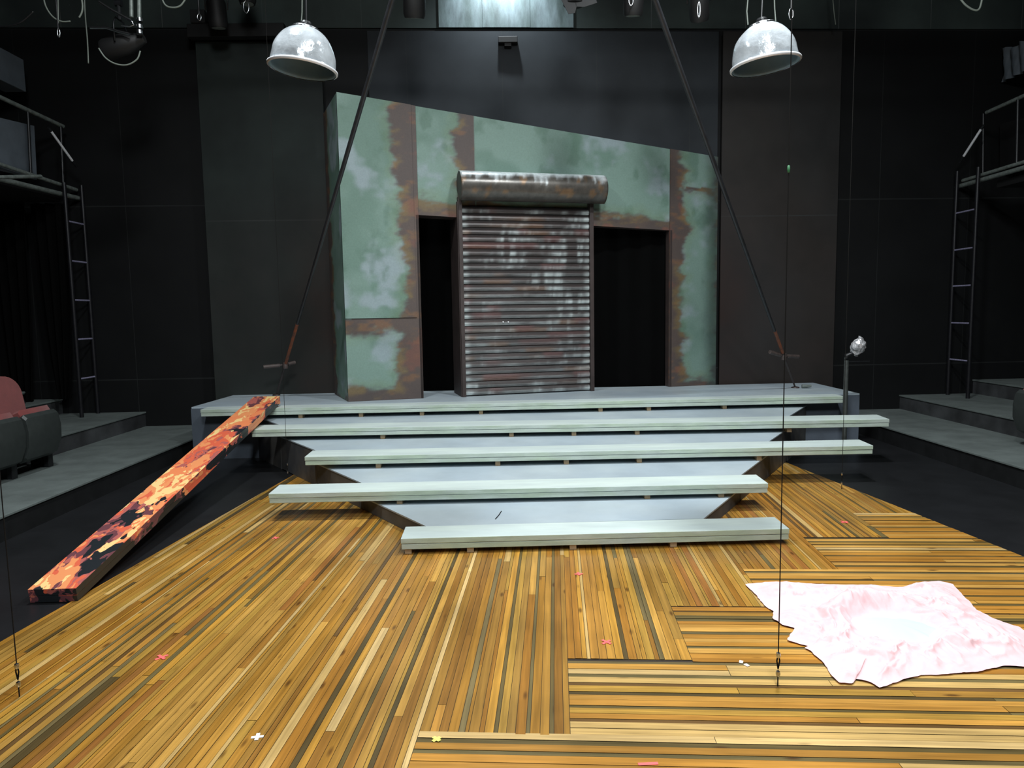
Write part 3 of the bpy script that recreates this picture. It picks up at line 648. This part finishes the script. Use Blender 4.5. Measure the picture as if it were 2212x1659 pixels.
# stand with silver wrapped head
t = thing('wrapped_stand', 'thin black upright stand with a crumpled silver wrapped head beside the stairs', 'stand')
q = on_y(1828, 800, 7.87); hd = on_y(1850, 750, 7.87); pk = on_y(1829, 772, 7.87)
m = MB(); m.tube([(q.x, 7.87, .0), (q.x, 7.87, pk.z)], .025, 12); m.build('post', M_post, t, smooth=True, ang=50)
m = MB(); m.lathe([(0, 0), (.09, 0), (.085, .012), (.02, .02), (0, .02)], 20, Matrix.Translation((q.x, 7.87, .0))); m.build('base', M_blackmetal, t)
m = MB(); m.tube([(q.x, 7.87, pk.z-.03), pk+Vector((.0, 0, .02)), pk+Vector((.06, 0, .04)), hd+Vector((.02, 0, -.02))], [.026, .03, .026, .03], 10); m.build('bracket', M_blackmetal, t, smooth=True)
ar = MB(); z_ = on_y(1840, 781, 7.87); ar.tube([(q.x, 7.87, z_.z), (z_.x+.20, 7.87, z_.z)], .006, 8); ar.build('arm', M_blackmetal, t)
n1, n2 = 22, 16; P = np.zeros((n1+1, n2, 3))
for i in range(n1+1):
    for j in range(n2):
        a = 2*PI*i/n1; b = PI*j/(n2-1); r = .085*(1+.55*(float(fbm(math.cos(a)*2.2+5, math.sin(a)*2.2+b*2.3, 7))-.5)*math.sin(b)*1.6+.25*max(0, math.cos(b))**4)
        P[i, j] = (hd.x+.02+r*math.sin(b)*math.cos(a)*1.0, 7.87+r*math.sin(b)*math.sin(a)*.8, hd.z+r*math.cos(b)*1.0+.02*math.cos(a))
P[n1] = P[0]
gridmesh('wrapped_head', P, None, M_foil, t, smooth=False)['label'] = 'crumpled silver-white wrapping'
base_at(t, (q.x, 7.87, 0))

# ------------------------------------------------------------------ plumb wires with turnbuckles
def plumb(px, py, z, label, buckle=True, top=ZC, th=.0022):
    t = thing('hanging_wire', label, 'wire', 'thin plumb wires fixed to the floor')
    b = on_z(px, py, z); b.z = z
    m = MB(); m.tube([(b.x, b.y, z+.14), (b.x, b.y, 2.5), (b.x, b.y, top)], th, 6); m.build('wire', M_wire, t)
    m = MB(); m.tube([(b.x, b.y, z+.145), (b.x-.006, b.y, z+.11), (b.x, b.y, z+.075)], .003, 6); m.tube([(b.x, b.y, z+.145), (b.x+.006, b.y, z+.11), (b.x, b.y, z+.075)], .003, 6); m.tube([(b.x, b.y, z+.07), (b.x, b.y, z)], .0025, 6); m.build('loop', M_wire, t)
    for zz_ in (.135, .055): m = MB(); m.lathe([(0, -.012), (.008, -.010), (.010, 0), (.008, .010), (0, .012)], 10, Matrix.Translation((b.x, b.y, z+zz_))); m.build('shackle', M_steel, t, smooth=True, ang=60)
    base_at(t, b)
plumb(1680, 1482, TOPZ, 'thin dark wire crossing the stairs and fixed to planks beside the pink cloth')
b = on_z(1680, 1482, TOPZ); g = on_y(1718, 365, b.y); ww = [o for o in C.objects if o.name.startswith('hanging_wire')][-1]
m = MB(); m.lathe([(0, -.016), (.005, -.012), (.006, 0), (.005, .012), (0, .016)], 10, Matrix.Translation((b.x, b.y, g.z)-Vector((b.x, b.y, TOPZ))) if False else Matrix.Translation((0, 0, g.z-TOPZ)))
m.build('wire_clip', mat('green_clip', (60, 120, 80), .5), ww, smooth=True)['label'] = 'small green clip'
plumb(42, 1505, TOPZ, 'thin dark wire with shackle fixed to planks at the near left corner')
plumb(622, 1032, TOPZ, 'thin dark wire fixed to planks behind the left end of the stairs')
plumb(1818, 1057, TOPZ, 'thin dark wire fixed to planks at the far right corner')
# little knot on the near wire
# ------------------------------------------------------------------ dome lamps
M_dome = mat('dome_shade_polycarbonate', (216, 224, 230), .15, metal=.5, var=.22, vscale=9, bump=.9, bscale=11)
M_domein = mat('dome_inside', (104, 130, 146), .5, metal=0, var=.1, vscale=20)
def dome(cx_px, cy_px, tilt, label, wires):
    t = thing('dome_lamp', label, 'lamp', 'silver dome lamps hanging above the stage')
    c = on_y(cx_px, cy_px, 4.8); T = Matrix.Translation(c) @ Matrix.Rotation(math.radians(tilt), 4, 'Y')
    R_, Hh = .205, .235
    pr = [(R_*math.sqrt(max(0, 1-(k/14*.93)**2.3))**1.0, Hh*k/14) for k in range(15)]
    m = MB(); m.lathe([(R_+.008, -.012), (R_+.012, -.004), (R_+.008, .004)]+pr, 72, T, 0, wob=.012); m.build('shade', M_dome, t, smooth=True, ang=70)
    m = MB(); m.lathe([(max(0.001, a-.010), b) for a, b in pr][::-1]+[(R_-.004, -.012), (R_+.008, -.012)], 28, T); m.build('shade_lining', M_domein, t, smooth=True)
    m = MB(); m.lathe([(0, Hh+.012), (.078, Hh+.012), (.086, Hh+.004), (.086, Hh-.015), (0, Hh-.015)], 24, T); m.build('top_cap', M_steel, t, bevel=.003)
    m = MB(); m.lathe([(R_+.006, -.018), (R_+.016, -.012), (R_+.016, -.002), (R_+.006, .003)], 48, T); m.build('rim', M_rod, t, smooth=True)
    m = MB(); m.lathe([(0, Hh+.05), (.03, Hh+.048), (.036, Hh+.035), (.036, Hh+.0125), (0, Hh+.0125)], 16, T); m.build('socket_housing', M_blackmetal, t)
    tp = T @ Vector((0, 0, Hh+.05))
    m = MB()
    for (dx, dxt) in wires: m.tube([T @ Vector((dx, 0, Hh+.02)), T @ Vector((dx, 0, Hh+.10)), (tp.x+dxt, tp.y, tp.z+.5), (tp.x+dxt, tp.y, ZC)], .004, 6)
    m.build('suspension_wire', M_cable, t)
    m = MB(); m.tube([tp, (tp.x+.01, tp.y, tp.z+.3), (tp.x, tp.y, ZC)], .006, 6); m.build('power_cord', M_blackmetal, t)
    base_at(t, c); return t
dome(654, 146, 7, 'silver dome lamp hanging at left above the painted beam side', [(-.03, .0)])
dome(1653, 138, -6, 'silver dome lamp hanging at right above the pink cloth side', [(-.09, -.06), (.09, .06)])

# ------------------------------------------------------------------ pink cloth
poly_px = [(1610, 1258), (1650, 1253), (1700, 1252), (1760, 1256), (1815, 1258), (1880, 1258), (1950, 1264), (1990, 1252), (2030, 1250), (2058, 1256), (2068, 1268), (2090, 1290), (2108, 1312), (2150, 1332), (2205, 1350), (2240, 1375), (2262, 1405), (2235, 1428), (2212, 1434), (2170, 1432), (2120, 1444), (2050, 1450), (1990, 1452), (1950, 1462), (1925, 1472), (1900, 1478), (1880, 1468), (1850, 1460), (1842, 1470), (1815, 1470), (1795, 1452), (1780, 1426), (1750, 1400), (1738, 1394), (1745, 1390), (1700, 1378), (1716, 1352), (1690, 1345), (1667, 1330), (1672, 1316), (1650, 1302), (1636, 1284)]
bp_ = [on_z(px, py, TOPZ+.02) for px, py in poly_px]; cc = on_z(1925, 1362, TOPZ)
NB, NR = 420, 100
per_ = [(bp_[(i+1) % len(bp_)]-bp_[i]).length for i in range(len(bp_))]; tot = sum(per_); bd_pts = []
for k in range(NB):
    dd = tot*k/NB; i = 0
    while dd > per_[i]: dd -= per_[i]; i += 1
    bd_pts.append(bp_[i].lerp(bp_[(i+1) % len(bp_)], dd/per_[i]))
P = np.zeros((NB+1, NR, 3)); Bn = np.array([(p.x, p.y) for p in bd_pts]); jit = 1+.012*(vnoise(np.arange(NB)*.5, np.zeros(NB), 3)-.5)
T_ = np.linspace(0, 1, NR)[None]
X = cc.x+(Bn[:, :1]-cc.x)*T_*jit[:, None]; Y = cc.y+(Bn[:, 1:]-cc.y)*T_*jit[:, None]
def cloth_h(X, Y):
    dx = (X-cc.x)/.26; dy = (Y-cc.y)/.24; r = np.sqrt(dx*dx+dy*dy); th = np.arctan2(dy, dx)
    wx = X*6+2*fbm(X*3, Y*3, 91); wy = Y*6+2*fbm(X*3+9, Y*3, 92)
    f1 = (1-np.abs(2*fbm(wx*.8, wy*1.1, 5, 3)-1))**5; f2 = (1-np.abs(2*fbm(wx*2.2+4, wy*1.5, 8, 3)-1))**4
    f3 = fbm(X*14, Y*14, 15, 3)
    h = .006+.030*f1+.018*f2+.004*f3
    rim = np.exp(-((r-1.02)/.24)**2)*(.010+.062*np.clip(np.sin(th-.25), 0, 1)*(.65+.5*fbm(th*2.3+8, r*.8, 33)))
    h = h*sst(.5, 1.1, r)+rim+.006
    return h
Hc = cloth_h(X, Y); edge_ = 1-sst(.72, 1.0, np.broadcast_to(T_, X.shape))*.88
P[:NB, :, 0] = X; P[:NB, :, 1] = Y; P[:NB, :, 2] = TOPZ+.004+Hc*edge_; P[NB] = P[0]
tag(gridmesh('pink_cloth', P, None, M_pink, None, smooth=True), 'crumpled pale pink cloth spread on the planks at right', 'cloth')
n1, n2 = 60, 22; P = np.zeros((n1+1, n2, 3))  # plain white dome filling the hollow of the cloth
for i in range(n1+1):
    a = 2*PI*(i % n1)/n1
    for j in range(n2):
        t = j/(n2-1); r = t*(1+.10*math.sin(3*a)+.06*math.sin(7*a+1)+.04*math.sin(13*a)); xx = math.cos(a)*r*.215; yy = math.sin(a)*r*.135; x = cc.x+xx*.96+yy*.2; y = cc.y-.005+yy*.96-xx*.22
        P[i, j] = (x, y, TOPZ+.012+.035*(1-t**2.2))
tag(gridmesh('white_blob', P, None, M_white, None, smooth=True), 'soft white dome shape lying in the hollow of the pink cloth', 'pad')

# ------------------------------------------------------------------ tape marks
def tape(px, py, M_, label, size=.05, rot=20, bits=None, z=None):
    z = TOPZ+.0016 if z is None else z
    p = on_z(px, py, z); m = MB(); lo = z; hi = z+.0012
    for k, a in enumerate((rot, rot+90) if bits is None else bits):
        T = Matrix.Translation((p.x, p.y, 0)) @ Matrix.Rotation(math.radians(a), 4, 'Z'); m.box(-size/2, size/2, -.007, .007, lo+k*.0012, hi+k*.0012, T)
    return tag(m.build('tape_mark', M_), label, 'tape', 'small floor tape marks')
tape(349, 1420, M_tapep, 'coral tape cross on planks at left, nearest the painted beam', .06, 50)
tape(595, 1162, M_tapep, 'small coral tape cross on planks below the left end of the stairs', .05, 30)
tape(1250, 1240, M_tapep, 'coral tape cross just in front of the lowest stair', .05, 5)
tape(1310, 1387, M_tapep, 'coral tape cross in the middle of the plank floor', .055, 40)
tape(1824, 1128, M_tapep, 'coral tape cross on planks right of the stairs', .06, 25)
tape(1400, 1650, M_tapep, 'coral tape strip at the near edge of the plank floor', .07, 2, [2])
tape(556, 1592, M_tapew, 'white tape cross on planks at near left', .045, 8)
tape(943, 1597, M_tapey, 'yellow tape cross at the corner of the crosswise planks', .036, 45)
for (px, py, r, lb) in ((1601, 1430, 20, 'left one of two tiny white scraps beside the near wire'), (1613, 1437, -20, 'right one of two tiny white scraps beside the near wire')):
    p = on_z(px, py, TOPZ+.002); m = MB(); m.box(-.011, .011, -.008, .008, TOPZ+.0015, TOPZ+.004, Matrix.Translation((p.x, p.y, 0)) @ Matrix.Rotation(r, 4, 'Z')); tag(m.build('paper_scrap', M_tapew), lb, 'scrap', 'white scraps on the planks')
# thin dark scratch-like cord on lowest tread
p = on_z(1083, 1105, H[0]); q = on_z(1070, 1122, H[0]); m = MB(); m.tube([(q.x, q.y, H[0]+.003), ((p.x+q.x)/2+.004, (p.y+q.y)/2, H[0]+.004), (p.x, p.y, H[0]+.003)], .003, 6)
tag(m.build('cord_scrap', M_wire), 'short dark scrap of cord on the lowest blue-grey tread', 'cord')

# ------------------------------------------------------------------ theatre seats
def rbox(m, x0, x1, y0, y1, z0, z1, T): m.box(x0, x1, y0, y1, z0, z1, T)
def seat(x, y, z, face, label):
    """face +1 looks to +x"""
    t = thing('theatre_seat', label, 'seat', 'red theatre seats on the lowest risers')
    T = Matrix.Translation((x, y, z)) @ Matrix.Rotation(0 if face > 0 else PI, 4, 'Z')
    def slab(prof, y0, y1, name, M_, bev=.02, smooth=True, crown=0):
        # prof: closed (x,z) outline swept along y with crowned ends
        m = MB(); n = len(prof); ys = [y0, y0+.02, (y0+y1)/2, y1-.02, y1]; V = []
        for k, yy in enumerate(ys):
            sc = .90 if k in (0, 4) else 1; cx = sum(p[0] for p in prof)/n; cz = sum(p[1] for p in prof)/n
            V += [T @ Vector((cx+(p[0]-cx)*sc, yy, cz+(p[1]-cz)*sc)) for p in prof]
        F_ = [(k*n+i, k*n+(i+1) % n, (k+1)*n+(i+1) % n, (k+1)*n+i) for k in range(4) for i in range(n)]+[tuple(range(n-1, -1, -1)), tuple(4*n+i for i in range(n))]
        m.add(V, F_); return m.build(name, M_, t, smooth=smooth, ang=35)
    # flipped-up seat pan: shell faces the stage, cushion behind it
    slab([(.10, .12), (.17, .16), (.215, .28), (.22, .42), (.20, .53), (.165, .56), (.13, .54), (.14, .40), (.12, .26), (.07, .16)], -.235, .235, 'seat_shell', M_shell)
    slab([(.02, .20), (.08, .18), (.125, .28), (.145, .42), (.15, .55), (.12, .60), (.07, .58), (.03, .42)], -.215, .215, 'seat_cushion', M_red)
    # back cushion with rounded top
    m = MB(); V = []; n = 14; prof = []
    for k in range(n+1): a = PI*k/n; prof.append((.225*math.cos(a), .72+.17*math.sin(a)))
    out = [(.215, .36)]+prof+[(-.215, .36)]; nn = len(out)
    lean = lambda zz_: -.10-.18*(zz_-.36)
    V = [T @ Vector((lean(b)+.05, a*.94, b)) for a, b in out]+[T @ Vector((lean(b)+.02, a, b)) for a, b in out]+[T @ Vector((lean(b)-.04, a, b)) for a, b in out]
    m.add(V, [tuple(range(nn)), tuple(range(3*nn-1, 2*nn-1, -1))]+[(j*nn+i, (j+1)*nn+i, (j+1)*nn+(i+1) % nn, j*nn+(i+1) % nn) for j in (0, 1) for i in range(nn)]); m.build('back_cushion', M_red, t, smooth=True, ang=50)
    for yy in (.245,):
        m = MB(); m.box(-.10, .06, yy-.02, yy+.02, 0, .42, T); m.box(.03, .085, yy-.035, yy+.035, 0, .16, T); m.build('leg', M_blackmetal, t, bevel=.006)
        m = MB(); m.box(-.16, .13, yy-.03, yy+.03, .50, .535, T); m.build('armrest', M_blackmetal, t, bevel=.012)
    base_at(t, (x, y, z)); return t
seat(-4.42, 6.565, .19, 1, 'red theatre seat with folded dark seat pan, farther of the two at far left')
seat(-4.42, 6.055, .19, 1, 'red theatre seat cut off by the left edge of the picture')
seat(5.23, 6.72, .19, -1, 'dark folded theatre seat at the right edge of the picture')
# small stool behind the seats
t = thing('round_stool', 'small grey round-topped stool behind the red seat', 'stool'); b = on_z(52, 855, .57); b = Vector((-5.95, on_x(40, 850, -5.95).y, .57))
tp = on_y(38, 847, b.y)
m = MB(); m.lathe([(0, .0), (.075, 0), (.08, -.012), (.07, -.03), (0, -.03)], 24, Matrix.Translation((tp.x, b.y, tp.z+.0))); m.build('top', M_riser, t)
for a in (0, 2.1, 4.2): m = MB(); m.tube([(tp.x+.04*math.cos(a), b.y+.04*math.sin(a), tp.z-.02), (tp.x+.08*math.cos(a), b.y+.08*math.sin(a), .572 if tp.z > .65 else .50)], .009, 8); m.build('leg', M_blackmetal, t)
base_at(t, (tp.x, b.y, .57))

# ------------------------------------------------------------------ ladders
def ladder(x, ya, yb, z0, zt_, rung_z, label, lean=0):
    t = thing('ladder', label, 'ladder', 'black wall ladders up to the galleries')
    for yy, zz_ in ((ya, zt_), (yb, zt_+.03)):
        m = MB(); m.tube([(x, yy, z0), (x, yy, zz_)], .024, 12); m.build('rail', M_ladder, t, smooth=True, ang=50)
    for rz in rung_z: m = MB(); m.tube([(x, ya, rz), (x, yb, rz)], .011, 8); m.build('rung', M_rung, t, smooth=True, ang=50)
    base_at(t, (x, (ya+yb)/2, z0))
rz = [on_x((160+175)/2+ (yy-482)*.085, yy, -5.22).z for yy in (482, 566, 649, 732, 815)]
ladder(-5.22, 8.86, 9.22, .38, 3.22, [float(z) for z in rz], 'black ladder with worn rungs at left, standing on the middle riser')
rz = [on_x(2092-(yy-455)*.06, yy, 6.0).z for yy in (455, 537, 617, 698, 778)]
ladder(6.0, 9.14, 9.56, .38, 3.30, [float(z) for z in rz], 'black ladder with worn rungs at right, standing on the middle riser')

# ------------------------------------------------------------------ galleries
def gal(X, side, label):
    t = thing('gallery', label, 'gallery', 'scaffold galleries on both sides')
    def pipe(p, q, r, M_=M_pipe, name='rail', off=0):
        a = on_x(*p, X+off); b = on_x(*q, X+off); m = MB(); m.tube([a, b], r, 10); m.build(name, M_, t, smooth=True, ang=50)
    if side < 0:
        pipe((-60, 335), (165, 410), .022); pipe((-60, 182), (136, 273), .024); pipe((-60, 372), (193, 434), .028, name='deck_edge')
        pipe((60, 240), (67, 385), .016, M_blackmetal, 'post'); pipe((131, 272), (137, 408), .02, M_blackmetal, 'post')
        a = on_x(-60, 384, X+.25); b = on_x(88, 381, X+.25); m = MB(); m.tube([a, b], .02, 10); m.build('cross_pipe', M_pipe, t, smooth=True, ang=50)
        a = on_x(-60, 240, X-.05); b = on_x(74, 272, X-.05); c = on_x(80, 388, X-.05); d = on_x(-60, 352, X-.05)
    else:
        pipe((2080, 390), (2290, 326), .022); pipe((2131, 243), (2290, 172), .022); pipe((2056, 407), (2290, 340), .028, name='deck_edge')
        pipe((2124, 246), (2123, 375), .016, M_blackmetal, 'post'); pipe((2199, 215), (2196, 355), .018, M_blackmetal, 'post')
        a = on_x(2160, 268, X+.5); b = on_x(2290, 235, X+.5); c = on_x(2290, 345, X+.5); d = on_x(2160, 362, X+.5)
    m = MB(); V = [a, b, c, d]; W_ = [p+Vector((-.03*(1 if side < 0 else -1), 0, 0)) for p in V]; m.add(V+W_, [(0, 1, 2, 3), (7, 6, 5, 4)]+[(i, i+4, (i+1) % 4+4, (i+1) % 4) for i in range(4)])
    m.build('infill_panel', M_grey if side < 0 else M_black, t)
    q = on_x(*((-60, 380) if side < 0 else (2290, 355)), X)
    m = MB(); x0, x1 = (-8.95, X-.08) if side < 0 else (X+.08, 9.45)
    m.box(x0, x1, 2.0, 9.0, 3.02, 3.10); m.build('deck', M_black, t)
    base_at(t, (X, 7, 3))
gal(-5.28, -1, 'left scaffold gallery with pipe rails above the red seats')
gal(6.07, 1, 'right scaffold gallery with pipe rails above the risers')
def rod(p, q, X, label, r=.02):
    a = on_x(*p, X); b = on_x(*q, X); t = thing('brace_rod', label, 'rod', 'shiny brace rods on the galleries')
    m = MB(); m.tube([a, b], r, 12); m.build('rod', M_rod, t, smooth=True, ang=50)
    d = (b-a).normalized(); m = MB(); m.tube([b, b+d*.10], [r*1.3, r*1.1], 10); m.build('end_clamp', M_blackmetal, t); m = MB(); m.tube([a-d*.05, a], [r, r*1.2], 10); m.build('end_clamp', M_blackmetal, t); base_at(t, b)
rod((110, 283), (156, 347), -5.05, 'shiny steel brace rod slanting down from the left gallery rail', .014)
rod((2120, 278), (2082, 337), 5.9, 'shiny steel brace rod slanting down from the right gallery rail', .015)
# black leg drapes under the left gallery
def leg_drape(x0, x1, z0, z1, y, label, taper=.12):
    xs = np.linspace(0, 1, 50); P = []
    for zz_ in np.linspace(z0, z1, 14):
        k = (zz_-z0)/(z1-z0); tp_ = taper*(1-k)**2; P.append([(x0+tp_+(x1-x0-2*tp_)*u, y+.05*math.sin(u*24), zz_) for u in xs])
    return tag(gridmesh('black_curtain', np.array(P), None, M_velvet), label, 'curtain')
a1, a2 = on_y(8, 700, 9.0), on_y(80, 700, 9.0); leg_drape(a1.x-.05, a2.x-.0, .575, 3.0, 8.98, 'black curtain under the left gallery, left of the two', .10)
a1, a2 = on_y(86, 700, 9.0), on_y(150, 700, 9.0); leg_drape(a1.x-.0, a2.x+.1, .60, 3.0, 9.0, 'black curtain under the left gallery, nearest the ladder', .16)
# wall boxes at the top corners
t = on_x(0, 101, -5.6); 
V = [on_x(-50, 75, -5.6), on_x(51, 129, -5.6), on_x(57, 199, -5.6), on_x(-50, 148, -5.6)]; W_ = [p+Vector((-.25, 0, 0)) for p in V]
m = MB(); m.add(V+W_, [(0, 1, 2, 3), (7, 6, 5, 4)]+[(i, i+4, (i+1) % 4+4, (i+1) % 4) for i in range(4)]); bx = tag(m.build('equipment_box', M_grey, bevel=.008), 'grey equipment box high at the far left above the gallery rail', 'box')
a = on_x(2163, 178, 6.6); b = on_x(2290, 120, 6.6); c = on_x(2290, 60, 6.6); d = on_x(2168, 108, 6.6)
P = np.zeros((30, 12, 3))
for i in range(30):
    for j in range(12):
        u, v = i/29, j/11; p = (a.lerp(b, u)).lerp(d.lerp(c, u), v); P[i, j] = (p.x+.04*math.sin(u*40+v*3), p.y, p.z+.02*math.sin(u*23)*(v > .9))
tag(gridmesh('grey_drape', P, None, M_grey), 'ragged grey cloth hung high at the far right', 'cloth')

# ------------------------------------------------------------------ overhead rig: pipes, lights, cables at the top edge
def rig_pipe(y, z, x0, x1, label):
    m = MB(); m.tube([(x0, y, z), (x1, y, z)], .024, 12); return tag(m.build('rig_pipe', M_blackmetal, smooth=True, ang=50), label, 'pipe', 'black rig pipes')
def stage_light(px, py, y, rot, tilt, label, sc=1.0, M_=M_black, top=None):
    """can with yoke hanging from the rig; (px,py) is the front of the can"""
    c = on_y(px, py, y); t = thing('stage_light', label, 'stage light', 'stage lights at the top edge of the picture')
    T = Matrix.Translation(c) @ Matrix.Rotation(math.radians(rot), 4, 'Z') @ Matrix.Rotation(math.radians(tilt), 4, 'X')
    m = MB(); m.lathe([(0, -.15*sc), (.075*sc, -.15*sc), (.085*sc, -.12*sc), (.085*sc, .06*sc), (.06*sc, .13*sc), (.035*sc, .2*sc), (0, .2*sc)], 20, T); m.build('housing', M_, t, smooth=True, ang=40)
    m = MB(); T2 = Matrix.Translation(c) @ Matrix.Rotation(math.radians(rot), 4, 'Z')
    m.tube([T2 @ Vector((-.10*sc, 0, 0)), T2 @ Vector((-.105*sc, 0, .14*sc)), T2 @ Vector((-.06*sc, 0, .2*sc)), T2 @ Vector((.06*sc, 0, .2*sc)), T2 @ Vector((.105*sc, 0, .14*sc)), T2 @ Vector((.10*sc, 0, 0))], .008, 8); m.build('yoke', M_blackmetal, t, smooth=True)
    m = MB(); m.tube([c+Vector((0, 0, .2*sc)), c+Vector((0, 0, .33*sc))], .018, 10); m.tube([c+Vector((-.03, 0, .33*sc)), c+Vector((.03, 0, .33*sc))], .03, 10); m.build('clamp', M_blackmetal, t)
    m = MB(); m.lathe([(0, -.152*sc), (.06*sc, -.152*sc), (.066*sc, -.14*sc)], 16, T); m.build('lens', M_pipe, t)
    base_at(t, c)
    if top is not None:
        pass
    return c
def loop(pts, y, label, r=.007, M_=M_cable):
    Q = [on_y(px, py, y) for px, py in pts]; out = []
    for i in range(len(Q)-1):                               # Catmull-Rom through the points
        a = Q[max(i-1, 0)]; b = Q[i]; c = Q[i+1]; d = Q[min(i+2, len(Q)-1)]
        for k in range(8):
            t = k/8; out.append(.5*((2*b)+(c-a)*t+(2*a-5*b+4*c-d)*t*t+(3*b-a-3*c+d)*t**3))
    out.append(Q[-1]); m = MB(); m.tube(out, r, 8); return tag(m.build('hanging_cable', M_, smooth=True), label, 'cable', 'cables looping down from the rig')
loop([(92, -30), (97, 8), (112, 34), (132, 46), (152, 46)], 7.0, 'grey cable loop near the top left corner')
loop([(172, -25), (178, 8), (177, 26), (171, 38)], 7.0, 'short coiled grey cable beside the top left hook', .008)
loop([(213, 104), (228, 125), (250, 138), (275, 140), (296, 128), (303, 110)], 7.0, 'thin cable loop hanging under the left stage light')
loop([(-10, 58), (20, 56), (45, 48), (72, 25)], 6.6, 'dim cable swag in the top left corner', .007, M_blackmetal)
loop([(345, -20), (355, 8), (370, 16), (390, 12), (405, -10)], 7.2, 'pale cable loop right of the left stage light', .008)
loop([(2068, -12), (2085, 10), (2105, 22), (2116, 18), (2122, -5)], 7.0, 'pale cable loop near the top right corner', .009)
loop([(1797, -30), (1801, 20), (1805, 53)], 9.2, 'short pale string above the right dark panel', .006)
loop([(125, -20), (126, 45), (126, 62)], 7.0, 'thin wire with a hanging hook near the top left corner', .005)
loop([(182, -20), (184, 30), (189, 90), (191, 137)], 7.4, 'long thin wire hanging left of the stage light bracket', .006)
# pipe bracket, left
t = thing('pipe_bracket', 'shiny steel pipe bracket at upper left holding a black stage light', 'bracket')
def pb(pts, y, r, M_, nm): m = MB(); m.tube([on_y(px, py, y) for px, py in pts], r, 10); m.build(nm, M_, t, smooth=True, ang=50)
pb([(214, 4), (237, 19), (284, 45)], 7.0, .014, M_steel, 'brace'); pb([(283, -30), (284, 37)], 7.0, .018, M_pipe, 'drop_pipe'); pb([(300, -30), (301, 42)], 7.02, .018, M_pipe, 'drop_pipe')
pb([(195, 60), (230, 60), (255, 68), (280, 74)], 7.0, .014, M_steel, 'arm'); pb([(285, 46), (289, 54), (280, 57), (262, 55)], 7.0, .008, M_steel, 'hook')
for yy0, yy1 in ((40, 47), (54, 62), (66, 74)): pb([(301, yy0), (302, yy1)], 7.02, .030, M_steel, 'collar')
base_at(t, on_y(284, 0, 7.0))
stage_light(262, 98, 7.13, 90, 75, 'black stage light hung from the upper left pipe bracket', 1.15)
stage_light(468, 22, 8.6, 0, 10, 'black stage light above the left end of the header beam', 1.25)
stage_light(533, -25, 8.4, 0, 0, 'black stage light in the top edge above the left dome lamp', 1.1)
stage_light(895, -8, 7.5, 10, 20, 'black stage light in the top edge above the left leaning pole', 1.3)
stage_light(1369, -8, 7.0, 0, 15, 'black stage light near the right pole at the top edge', 1.1)
stage_light(1510, 5, 7.2, -20, 30, 'black stage light at the top edge left of the right dome lamp', 1.1)
# barn-door silhouette near top centre
t = thing('barn_door_light', 'black stage light with barn door flaps beside the bright wall patch', 'stage light'); c = on_y(1240, -12, 7.6)
m = MB(); m.lathe([(0, -.1), (.11, -.1), (.11, .1), (.07, .2), (0, .2)], 20, Matrix.Translation(c)); m.build('housing', M_black, t, smooth=True, ang=40)
for pts in ([(1210, -6), (1228, 30), (1242, 28), (1246, 12), (1240, -8)], [(1244, 14), (1262, 15), (1290, 6), (1285, -10), (1240, -10)]):
    V = [on_y(px, py, 7.52) for px, py in pts]; n_ = len(V); W_ = [p+Vector((0, .006, 0)) for p in V]; m = MB(); m.add(V+W_, [tuple(range(n_)), tuple(range(2*n_-1, n_-1, -1))]+[(i, i+n_, (i+1) % n_+n_, (i+1) % n_) for i in range(n_)]); m.build('barn_door_flap', M_black, t)
base_at(t, c)
# shiny carabiners / hooks
def hook(px, y0, y1, y, label, wdt=.02, M_=M_steel):
    a = on_y(px, y0, y); b = on_y(px, y1, y); t = thing('hook', label, 'hook', 'steel hooks hanging from the rig')
    m = MB(); h = (a.z-b.z); n_ = 20; m.tube([(a.x+wdt*math.sin(2*PI*k/n_), y, (a.z+b.z)/2+h/2*math.cos(2*PI*k/n_)) for k in range(n_+1)], .006, 8); m.build('carabiner', M_, t, smooth=True)
    m = MB(); m.tube([(a.x, y, a.z), (a.x, y, a.z+.5)], .009, 8); m.build('strap', M_blackmetal, t); base_at(t, b)
hook(126, 62, 80, 7.0, 'small steel hook on a wire near the top left corner', .012)
hook(531, 2, 28, 8.2, 'steel carabiner above the left dome lamp', .03)
hook(430, 30, 44, 8.0, 'steel hook left of the header beam block', .02)
hook(1363, -12, 12, 6.9, 'steel carabiner beside the stage light near the right pole', .02)
hook(1510, 4, 38, 6.9, 'long steel hook at the top edge left of the right dome lamp', .012)
hook(1709, 18, 42, 7.0, 'steel hook on a black strap right of the right dome lamp', .02)
rig_pipe(7.0, 5.15, -8.9, 9.4, 'black rig pipe across the stage above the picture top')
rig_pipe(7.9, 6.05, -8.9, 9.4, 'black rig pipe close to the back wall above the picture top')
